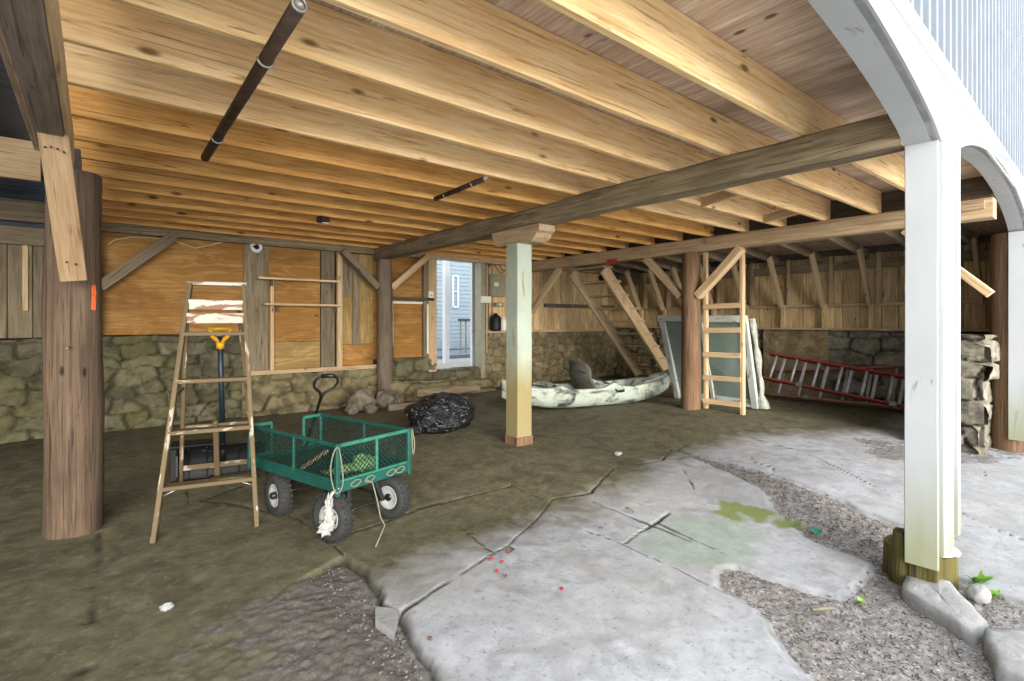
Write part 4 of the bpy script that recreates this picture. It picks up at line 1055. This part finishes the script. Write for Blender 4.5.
def side_panel(p0, p1, mat, ups=(.36, .68)):
    p0 = V(p0); p1 = V(p1); u_ = (p1 - p0); L_ = u_.length; u_.normalize()
    b = MB(); z_ = V((0, 0, ZB + .055)); zt_ = V((0, 0, ZT))
    b.bar(p0 + zt_, p1 + zt_, .020, .024, (0, 0, 1), 1, .003); b.bar(p0 + z_, p1 + z_, .016, .020, (0, 0, 1), 1, .003)
    for f_ in (0, *ups, 1):
        q_ = p0.lerp(p1, f_); b.bar(q_ + z_, q_ + zt_, .022, .018, u_, 1, .003)
    pn = b.build('side_panel', mat, t)
    b = MB(); wiremesh(b, p0 + z_, u_, V((0, 0, 1)), L_, ZT - ZB - .055); b.build('wire_mesh', 'mesh_dark', pn)
    return pn
side_panel((-W2 + .005, -L2, 0), (-W2 + .005, L2, 0), 'green', (.46,)); side_panel((W2 - .005, -L2, 0), (W2 - .005, L2, 0), 'green', (.46,))
side_panel((-W2, -L2 + .005, 0), (W2, -L2 + .005, 0), 'green_worn', (.52,))
for sx in (-1, 1):                                                     # the end by the pull handle: two short stubs with a gap
    side_panel((sx * W2, L2 - .005, 0), (sx * .135, L2 - .005, 0), 'green_worn', ())
for sx in (-1, 1):
    for sy in (-1, 1):
        b = MB(); b.bar((sx * W2, sy * L2, ZB - .03), (sx * W2, sy * L2, ZT + .014), .030, .030, (0, 1, 0), 1, .004); b.build('corner_post', 'green', t)
def wheel(x_, y_, turn=0.0):
    r_ = .152; c_ = V((x_, y_, r_)); sx = 1 if x_ > 0 else -1
    T = Matrix.Translation(c_) @ Matrix.Rotation(turn, 4, 'Z') @ Matrix.Rotation(R(90) * sx, 4, 'Y')
    prof = [(.080, -.030), (.098, -.043), (.122, -.046), (.142, -.036), (.151, -.016), (.153, 0), (.151, .016), (.142, .036), (.122, .046), (.098, .043), (.080, .030), (.074, 0)]
    b = MB(); b.lathe(prof, 36, T, True)
    for k in range(26):
        a = 2 * math.pi * k / 26
        for zz, da in ((-.027, 0), (0, .12), (.027, 0)):
            p_ = T @ V((.1475 * math.cos(a + da), .1475 * math.sin(a + da), zz)); q_ = T @ V((.156 * math.cos(a + da), .156 * math.sin(a + da), zz))
            b.bar(p_, q_, .019, .018, T.to_3x3() @ V((0, 0, 1)), 1, 0)
    tyre = b.build('tyre', 'rubber', t)
    b = MB(); b.lathe([(.02, .016), (.05, .014), (.062, .028), (.080, .036), (.084, .030), (.084, -.030), (.078, -.034), (.06, -.02), (.02, -.02)], 28, T); rim = b.build('rim', 'rim', t)
    b = MB(); b.lathe([(.0, .058), (.014, .056), (.024, .048), (.026, -.03), (0, -.03)], 14, T)
    b.build('hub', 'black_metal', rim, label='black hub')
    b = MB()
    for k in range(5):
        a = 2 * math.pi * k / 5 + .3; b.tube([T @ V((.042 * math.cos(a), .042 * math.sin(a), .012)), T @ V((.042 * math.cos(a), .042 * math.sin(a), .026))], .006, 6)
    b.build('bolt', 'zinc', rim)
for x_, y_, tn in ((-.26, -.43, R(8)), (.215, -.43, R(8)), (-.235, .25, R(-6)), (.235, .25, R(-6))): wheel(x_, y_, tn)
b = MB()
for yy in (-.43, .25):
    b.tube([(-.24, yy, .152), (.24, yy, .152)], .011, 10)
    for sx in (-1, 1): b.bar((sx * .14, yy, .155), (sx * .10, yy * .86, ZB - .01), .03, .025, (0, 1, 0))
b.bar((-.14, .25, .25), (.14, .25, .25), .05, .02); b.tube([(0, .25, .24), (0, .25, ZB)], .02, 8); b.bar((0, -.43, .30), (0, .25, .30), .03, .03)
for sx in (-1, 1): b.bar((sx * .14, -.43, .16), (sx * .05, .2, .27), .02, .012)
b.build('undercarriage', 'black_metal', t)
Rinv = Matrix.Rotation(-R(15), 3, 'Z'); C0 = V((1.316, 3.752, CZ))
hb = V((.0, .40, .22)); he = Rinv @ (V((1.63, 4.70, .80)) - C0); he0 = he
ax_ = (he - hb).normalized(); sd = ax_.cross(V((0, 0, 1))).normalized(); up_ = sd.cross(ax_)
sd = Rinv @ V((AXR, -AXF, 0)); sd = (sd - ax_ * sd.dot(ax_)).normalized()
b = MB(); fork = he - ax_ * .16
b.tube([hb, hb.lerp(fork, .5), fork], .013, 10)
loop = [fork, fork + ax_ * .05 + sd * .03, fork + ax_ * .10 + sd * .085, fork + ax_ * .17 + sd * .105, fork + ax_ * .23 + sd * .07, fork + ax_ * .245, fork + ax_ * .23 - sd * .07, fork + ax_ * .17 - sd * .105, fork + ax_ * .10 - sd * .085, fork + ax_ * .05 - sd * .03]
def smooth_loop(pts, m=4):
    o_ = []
    n_ = len(pts)
    for i in range(n_):
        p_, q_, r_, s_ = pts[i - 1], pts[i], pts[(i + 1) % n_], pts[(i + 2) % n_]
        for k in range(m):
            u_ = k / m; o_.append(.5 * ((2 * q_) + (r_ - p_) * u_ + (2 * p_ - 5 * q_ + 4 * r_ - s_) * u_ * u_ + (3 * q_ - p_ - 3 * r_ + s_) * u_ ** 3))
    return o_
b.tube(smooth_loop(loop), .012, 10, True); b.tube([fork + ax_ * .24 - sd * .06, fork + ax_ * .246, fork + ax_ * .24 + sd * .06], .019, 10)
b.build('pull_handle', 'black_metal', t, label='black pull handle with a loop grip')
tail = at(375.5, 549); tail.z = F(tail.x, tail.y) + .012; tail = Rinv @ (tail - C0)
b = MB()                                                               # cord looped through the near corner and trailing to the floor
N = V((-W2, -L2, 0))
cl = [N + V((.0, -.02, ZT - .02)), N + V((-.035, -.02, ZT - .02)), N + V((-.055, -.01, ZT - .12)), N + V((-.04, -.01, ZB + .05)), N + V((-.02, -.03, ZB + .0)), N + V((.02, -.03, ZB + .06))]
b.tube(smooth_loop(cl), .0045, 6, True)
b.tube(smooth_loop([V((W2 + .03, -L2, ZT)), V((W2 + .045, -L2 - .01, ZT - .1)), V((W2 + .03, -L2 - .01, ZT - .18)), V((W2 + .02, -L2 - .01, ZT - .05))]), .005, 6, True)
b.tube([V((-.1, -L2 - .02, ZB + .03)), V((-.05, -L2 - .03, ZB - .0)), V((-.02, -L2 - .04, .22)), V((.0, -L2 - .05, .10)), V((.012, -L2 - .08, .05)), tail], .005, 6)
for x_ in (-.17, -.06, .12, .2):
    b.tube(smooth_loop([V((x_ - .04, -L2 - .016, ZB + .02)), V((x_, -L2 - .018, ZB + .045)), V((x_ + .04, -L2 - .016, ZB + .03)), V((x_, -L2 - .018, ZB + .005))]), .004, 5, True)
b.build('cord', 'rope', t, label='pale cord knotted round the corners')
b = MB(); b.blob((-.335, -.50, .215), (.026, .022, .085), 14, .9, 3.4, 3); b.blob((-.345, -.49, .125), (.045, .026, .040), 14, .95, 3.6, 8); b.blob((-.325, -.50, .16), (.03, .024, .05), 12, .9, 3.2, 9); b.tube([V((-.335, -.50, .28)), V((-.32, -.51, .33)), V((-.29, -.54, .365))], .011, 6)
b.build('tied_rag', 'cloth_white', t, label='white rag tied beside the wheel')
def cart(p): return C0 + Matrix.Rotation(R(15), 3, 'Z') @ V(p)
b = MB(cart((.05, -.28, ZB + .02)))
b.blob(cart((.07, -.33, ZB + .065)), (.09, .08, .055), 12, .6, 2.3, 5, -.043); b.blob(cart((-.07, -.30, ZB + .05)), (.13, .04, .03), 10, .6, 2.6, 6, -.028)
b.build('crumpled_cloth', 'cloth_green', None, 'crumpled pale green cloth lying in the green cart', 'cloth')
single('loose_slat', 'plank', lambda b: b.bar(cart((-.22, .0, ZB + .03)), cart((.2, .30, ZB + .03)), .03, .02), 'thin wooden slat lying across the bed of the green cart', 'slat', cart((0, .1, ZB + .02)))

# ------------------------------------------------------------------ bin liner
p = V((3.27, 5.45, F(3.27, 5.45)))
t = thing('rubbish_bag', 'shiny black rubbish bag slumped on the floor behind the cart', 'bag', p)
def bagskin(b, c, rad, seed, n=44):
    P = []
    for i in range(n * 2):
        row = []
        for j in range(n + 1):
            th = math.pi * j / n; ph = math.pi * i / n
            q_ = V((math.sin(th) * math.cos(ph), math.sin(th) * math.sin(ph), math.cos(th)))
            k = 1 + .17 * mn.noise(q_ * 1.8 + V((seed, 0, 0))) + .11 * (abs(mn.noise(q_ * 4.2 + V((0, seed, 0)))) - .2) + .055 * (abs(mn.noise(q_ * 9.5 + V((0, seed, 5)))) - .2)
            v_ = V((q_.x * rad[0], q_.y * rad[1], q_.z * rad[2])) * k; v_.z = max(v_.z, -c[2] + .004 * mn.noise(q_ * 5))
            row.append(V(c) + v_)
        P.append(row)
    b.grid(P, wrap_u=True)
b = MB(); bagskin(b, (.02, 0, .19), (.44, .34, .24), 3.3); bagskin(b, (.12, .02, .25), (.30, .24, .17), 8.1); b.build('sack', 'bag', t)
b = MB(); bagskin(b, (-.40, -.10, .07), (.14, .08, .06), 5.5, 20); b.build('knotted_neck', 'bag', t)

# ------------------------------------------------------------------ kayak
KX, KY, KR = 5.98, 5.42, R(-14)
t = thing('kayak', 'mottled white sit-on-top kayak lying behind the square post', 'kayak', (KX, KY, F(KX, KY)), KR)
def ksec(s_):
    """half outline of the hull at station s_ in -1..1, from the keel up to the middle of the deck"""
    a = abs(s_); hw = .375 * max(0.0, 1 - a ** 2.7) ** .72 + .012
    kz = .005 + .20 * a ** 3.6; gz = .30 + .10 * a ** 2.4 + (.03 if s_ > 0 else .02) * a ** 6
    pit = sstep(-.52, -.40, s_) * sstep(.58, .42, s_); pit = float(pit); well = float(sstep(-.86, -.78, s_) * sstep(-.52, -.58, s_))
    hump = .075 * math.exp(-((s_ - .10) / .085) ** 2) + .05 * math.exp(-((s_ + .50) / .07) ** 2); gz += hump
    rec = .20 * pit + .10 * well + hump * pit; crown = (.05 + .04 * max(0, mn.noise(V((s_ * 9, 2, 1))))) * (1 - pit) * (1 - well)
    pts = [(0, kz), (hw * .45, kz + .006), (hw * .78, kz + .045), (hw * .95, kz + (gz - kz) * .45), (hw, gz - .05), (hw * 1.01, gz - .02), (hw * .97, gz), (hw * .86, gz + .006),
           (hw * .78, gz - rec * .25), (hw * .72, gz - rec * .85 + crown * .4), (hw * .35, gz - rec + crown * .85), (0, gz - rec * .95 + crown)]
    return pts
P = []; ns = 56
for i in range(ns + 1):
    s_ = -1 + 2 * i / ns; s_ = math.copysign(abs(s_) ** .92, s_); x_ = 1.53 * s_; h_ = ksec(s_)
    P.append([V((x_, y_, z_)) for y_, z_ in h_] + [V((x_, -y_, z_)) for y_, z_ in h_[-2::-1]])
b = MB(); b.grid(P); b.build('hull', 'kayak', t)
b = MB(); P = []                                                        # backrest: padded curved panel
for i in range(13):
    a = -1 + 2 * i / 12; row = []
    for j in range(11):
        f_ = j / 10; hw_ = .25 + .05 * math.sin(f_ * 2.6); row.append(V((-.20 - .15 * f_ + .10 * a * a + .02 * math.sin(f_ * 9), a * hw_ * (1 - .15 * f_ ** 4), .20 + .50 * f_ - .05 * abs(a) ** 3 * f_)))
    P.append(row)
b.grid(P); b.grid([[q_ + V((-.04, 0, -.004)) for q_ in r_] for r_ in P[::-1]])
for edge in (0, -1): b.grid([[P[edge][j], P[edge][j] + V((-.04, 0, -.004))] for j in range(11)])
b.grid([[P[i][10], P[i][10] + V((-.04, 0, -.004))] for i in range(13)])
bk = b.build('seat_back', 'seat', t, label='brown-grey fabric seat back')
b = MB(); b.bar((-.24, 0, .17), (.02, 0, .15), .40, .06, (0, 0, 1), 4, .025, .006); b.build('seat_pad', 'seat', t)
for sy in (-1, 1):
    b = MB(); b.bar((-.38, sy * .22, .57), (.14, sy * .33, .325), .022, .006, (0, sy, .4)); b.build('seat_strap', 'black_cloth', t)
    b = MB(); g_ = [V((.16, sy * .376, .285)), V((.17, sy * .40, .25)), V((.26, sy * .40, .235)), V((.30, sy * .40, .25)), V((.31, sy * .376, .285))]; b.tube(g_, .011, 8); b.tube([g_[1] + V((.02, 0, -.002)), g_[3]], .017, 8); b.build('carry_handle', 'black_plastic', t, label='black carry handle')
b = MB(); b.tube([(1.49, 0, .43), (1.52, 0, .46), (1.48, 0, .48), (1.42, 0, .455)], .012, 6); b.build('bow_handle', 'black_plastic', t)
b = MB()
for xa, xb in ((-1.22, -.98), (-.98, -1.22), (-.92, -1.2)): b.tube([(xa, -.27 + .04 * abs(xa), .355), ((xa + xb) / 2, 0, .37), (xb, .27 - .04 * abs(xb), .355)], .006, 6)
b.build('bungee_cord', 'black_cloth', t)
b = MB(); b.lathe([(0, .0), (.095, 0), (.10, .012), (.085, .022), (0, .026)], 20, Matrix.Translation((.98, 0, .395))); b.build('hatch_cover', 'black_plastic', t)
b = MB(); P = [[V((.12 + .62 * i / 8, y_, .20 + .03 * math.cos(i))) for y_ in (-.2, -.1, 0, .1, .2)] for i in range(9)]; b.grid(P); b.build('footwell_mat', 'black_cloth', t)
b = MB(); b.tube([(.24, -.18, .30), (.30, -.05, .315), (.33, .1, .31), (.36, .2, .30)], .009, 6); b.build('red_cord', 'red_paint', t, label='red cord')

# ------------------------------------------------------------------ rubble, flagstones, weeds, litter
def rock(c, rad, mat, label, cat, name, group=None, seed=1, amp=.28):
    c = V(c); single(name, mat, lambda b: b.blob(c, rad, 14, amp, 1.7, seed, -rad[2] * .8), label, cat, (c.x, c.y, c.z - rad[2] * .8), group)
M['rock'] = M['pebble']
g = G('brown_rubble', .95); o = g.obj(); n1 = g.noise(o, 8, 6, .4); g.bump(n1, .8, .02)
M['rubble'] = g.out(g.mix(g.ramp(n1, [(.35, 0), (.65, 1)]), (.085, .07, .05), (.20, .17, .12)))
for i, (px, py, Y, r_, lab) in enumerate(((362, 392, 7.30, .17, 'brown boulder just left of the slim log post foot'), (385, 396, 7.22, .14, 'dark boulder at the right of the slim log post foot'),
                                          (396, 392, 7.25, .11, 'small dark stone right of the slim log post foot'), (352, 398, 7.2, .09, 'small stone lying before the low footing, left of the log post boulders'),
                                          (371, 402, 7.05, .08, 'small stone in front of the slim log post'))):
    q_ = at(px, py, Y=Y); rock((q_.x, q_.y, F(q_.x, q_.y) + r_ * .8 + (0 if i > 1 else .02)), (r_ * 1.15, r_, r_), 'rubble', lab, 'stone', 'boulder', 'rubble at the foot of the slim log post', i + 2)
single('fallen_timber', 'hewn', lambda b: b.bar((3.95, 7.30, .22), (5.2, 7.36, .20), .10, .12, (0, 0, 1), 10, .02, .02), 'old timber lying along the stone step before the doorway', 'timber', (4.6, 7.33, .12))
single('fallen_timber', 'plank_grey', lambda b: b.bar((3.35, 7.05, F(3.3, 7) + .05), (4.6, 6.85, F(4.6, 6.9) + .05), .12, .09, (0, 0, 1), 10, .01, .01), 'grey board lying on the floor in front of the slim log post', 'timber', (4, 6.95, .05))

def flag(poly, h, label, seed):
    cx_ = sum(p_[0] for p_ in poly) / len(poly); cy_ = sum(p_[1] for p_ in poly) / len(poly)
    z_ = F(cx_, cy_) - .03
    ring = []
    n_ = len(poly)
    for i in range(n_):
        a, c_ = V(poly[i]), V(poly[(i + 1) % n_])
        for k in range(6):
            q_ = a.lerp(c_, k / 6); w_ = mn.noise(V((q_.x * 9, q_.y * 9, seed))) * .022; d_ = (q_ - V((cx_, cy_))).normalized(); ring.append(q_ + d_ * w_)
    b = MB((cx_, cy_, z_)); P = []
    for q_ in ring:
        d_ = V((q_.x - cx_, q_.y - cy_)); row = [V((cx_ + d_.x * f_, cy_ + d_.y * f_, z_ + zz + mn.noise(V((q_.x * 12 * f_, q_.y * 12, zz * 9 + seed))) * .008)) for f_, zz in ((1.03, 0), (1.02, h * .6), (.97, h), (.8, h + .006), (.5, h + .008), (.2, h + .006), (.0, h + .006))]
        P.append(row)
    b.grid(P, wrap_u=True); b.build('flagstone', 'flag', None, label, 'flagstone')
flag([(3.66, .90), (3.82, .76), (3.36, .49), (3.20, .53), (3.40, .83)], .075, 'pale loose flagstone just in front of the mossy stump', 3)
flag([(3.26, .50), (3.40, .36), (3.1, .10), (2.85, .22), (2.92, .40)], .085, 'pale flagstone cut off by the lower right corner, nearest the viewer', 9)
single('round_stone', 'flag', lambda b: b.blob((3.735, .585, F(3.73, .58) + .02), (.07, .055, .045), 12, .2, 1.6, 4), 'small round white stone at the right foot of the mossy stump', 'stone', (3.735, .585, F(3.73, .58)))
x_, y_ = 1.09, 2.27
single('concrete_chip', 'flag', lambda b: b.prism([(1.075, 2.40), (1.15, 2.315), (1.135, 2.27), (1.05, 2.15), (1.03, 2.30)], Matrix.Translation((0, 0, F(1.09, 2.3) - .04)), .042), 'triangular broken concrete chip at the corner of the pale slab', 'chip', (x_, y_, F(1.09, 2.3) - .04))

def weed(c, n_, h, label, seed):
    c = V((c[0], c[1], F(c[0], c[1]) - .01)); r0 = random.Random(seed); t = thing('weed', label, 'weed', c)
    for k in range(n_):
        a = r0.uniform(0, 2 * math.pi); L_ = h * r0.uniform(.6, 1.2); lean = r0.uniform(.4, 1.2); w_ = r0.uniform(.008, .02)
        b = MB(); P = []
        for i in range(6):
            f_ = i / 5; q_ = V((math.cos(a) * L_ * f_ * lean, math.sin(a) * L_ * f_ * lean, L_ * f_ * (1 - .45 * f_ * lean))); ww_ = w_ * math.sin(math.pi * (.12 + .86 * f_)); s_ = V((-math.sin(a), math.cos(a), 0)) * ww_
            P.append([q_ - s_, q_ + V((0, 0, -.2 * ww_)), q_ + s_])
        b.grid(P); b.build('leaf', 'leaf', t)
weed((3.93, .62), 14, .085, 'bright green weed growing beside the mossy stump', 2)
weed((3.82, .54), 9, .06, 'small green weed in front of the mossy stump, by the round white stone', 5)
weed((3.18, .97), 8, .03, 'tiny green weed alone in the dirt between the slabs and the stump', 8)
def leafp(px, py, L_, w_, mat, label, rz, name='fallen_leaf'):
    q_ = at(px, py); q_.z = F(q_.x, q_.y) + .004
    b = MB(q_); P = []
    for i in range(8):
        f_ = i / 7 * 2 - 1; ww_ = w_ * (1 - f_ * f_) ** .7 + .001; c_ = q_ + V((math.cos(rz) * L_ * f_ * .5, math.sin(rz) * L_ * f_ * .5, .012 * (1 - f_ * f_) + .004)); s_ = V((-math.sin(rz), math.cos(rz), .25)) * ww_ * .5
        P.append([c_ - s_, c_ + V((0, 0, -.004)), c_ + s_])
    b.grid(P); b.grid([[p_ + V((0, 0, .0015)) for p_ in r_] for r_ in P[::-1]]); b.build(name, mat, None, label, 'leaf')
leafp(817, 533, .13, .06, 'leaf_dark', 'dark green leaf lying on the floor left of the mossy stump', .2)
leafp(630, 511, .10, .02, 'leaf', 'narrow yellow-green leaf standing out on the pale slab in mid floor', 1.2)
leafp(511, 552, .075, .04, 'leaf_brown', 'curled brown leaf on the crack at the top of the big pale slab', .4)
leafp(505, 578, .035, .025, 'leaf_brown', 'small dark leaf on the big pale slab, below the curled brown one', .9)
leafp(601, 530, .03, .03, 'leaf_brown', 'dark speck of a leaf beside the crack in mid floor', 1.9)
for i, (px, py) in enumerate(((491, 560), (502, 563), (497, 572), (562, 590), (430, 640))):
    q_ = at(px, py); q_.z = F(q_.x, q_.y) + .008
    single('berry', 'berry' if i < 4 else 'leaf_brown', lambda b: b.blob(q_, (.010 + .006 * (i == 0), .010, .007), 8, .4, 2, i), ('cluster of red petals beside the curled brown leaf', 'small red berry right of the red petals on the big slab', 'small red berry below the red petals on the big slab', 'small red berry further out on the big slab', 'brown seed near the left edge of the big slab')[i], 'berry', q_)
q_ = at(822, 611); q_.z = F(q_.x, q_.y) + .012
single('stick', 'rope', lambda b: b.tube([q_ + V((-.05, .03, 0)), q_, q_ + V((.05, -.035, .002))], [.008, .009, .006], 7), 'short pale stick on the dirt in front of the mossy stump', 'stick', q_)
q_ = at(167, 609); q_.z = F(q_.x, q_.y) + .012
rock(q_, (.032, .024, .018), 'flag', 'single pale pebble on the dark floor below the step ladder', 'pebble', 'stone', None, 6)
q_ = at(618, 455); rock((q_.x, q_.y, q_.z + .015), (.045, .03, .02), 'flag', 'pale stone on the olive floor behind the cracked slabs', 'pebble', 'stone', None, 9)
# loose grit: too much to count
b = MB((2.5, 1.5, -.1)); r0 = random.Random(5)
def grit(poly_fn, n_, r0_, r1_):
    k = 0
    while k < n_:
        x_, y_ = poly_fn()
        r_ = r0.uniform(r0_, r1_); z_ = F(x_, y_) + r_ * .2 - .012
        c_ = V((x_, y_, z_)); o_ = b.off(); vs_ = []
        for d in ((1, 0, 0), (0, 1, 0), (-1, 0, 0), (0, -1, 0), (0, 0, .8), (0, 0, -.6)): vs_.append(c_ + V(d) * r_ * r0.uniform(.6, 1.3))
        b.add(vs_, [[0, 1, 4], [1, 2, 4], [2, 3, 4], [3, 0, 4], [1, 0, 5], [2, 1, 5], [3, 2, 5], [0, 3, 5]], [o_] * 6, False); k += 1
grit(lambda: (lambda f_: (1.05 - abs(r0.gauss(0, .22)) + .09 * (f_ - .3), 1.2 + 1.8 * f_))(r0.random()), 300, .003, .010)
grit(lambda: (lambda f_: (4.75 - .75 * f_ + r0.gauss(0, .12), 2.6 - 1.6 * f_ + r0.gauss(0, .10)))(r0.random()), 420, .003, .014)
grit(lambda: (r0.uniform(2.4, 4.0), r0.uniform(.3, 1.1)), 380, .003, .012)
grit(lambda: (r0.uniform(6.2, 8.2), r0.uniform(.9, 2.0)), 160, .006, .022)
grit(lambda: (r0.uniform(-.1, 6), r0.uniform(2.2, 5.5)), 160, .003, .009)
b.build('loose_grit', 'pebble', None, 'loose grit scattered over the dirt between the slabs', 'grit', None, 'stuff')
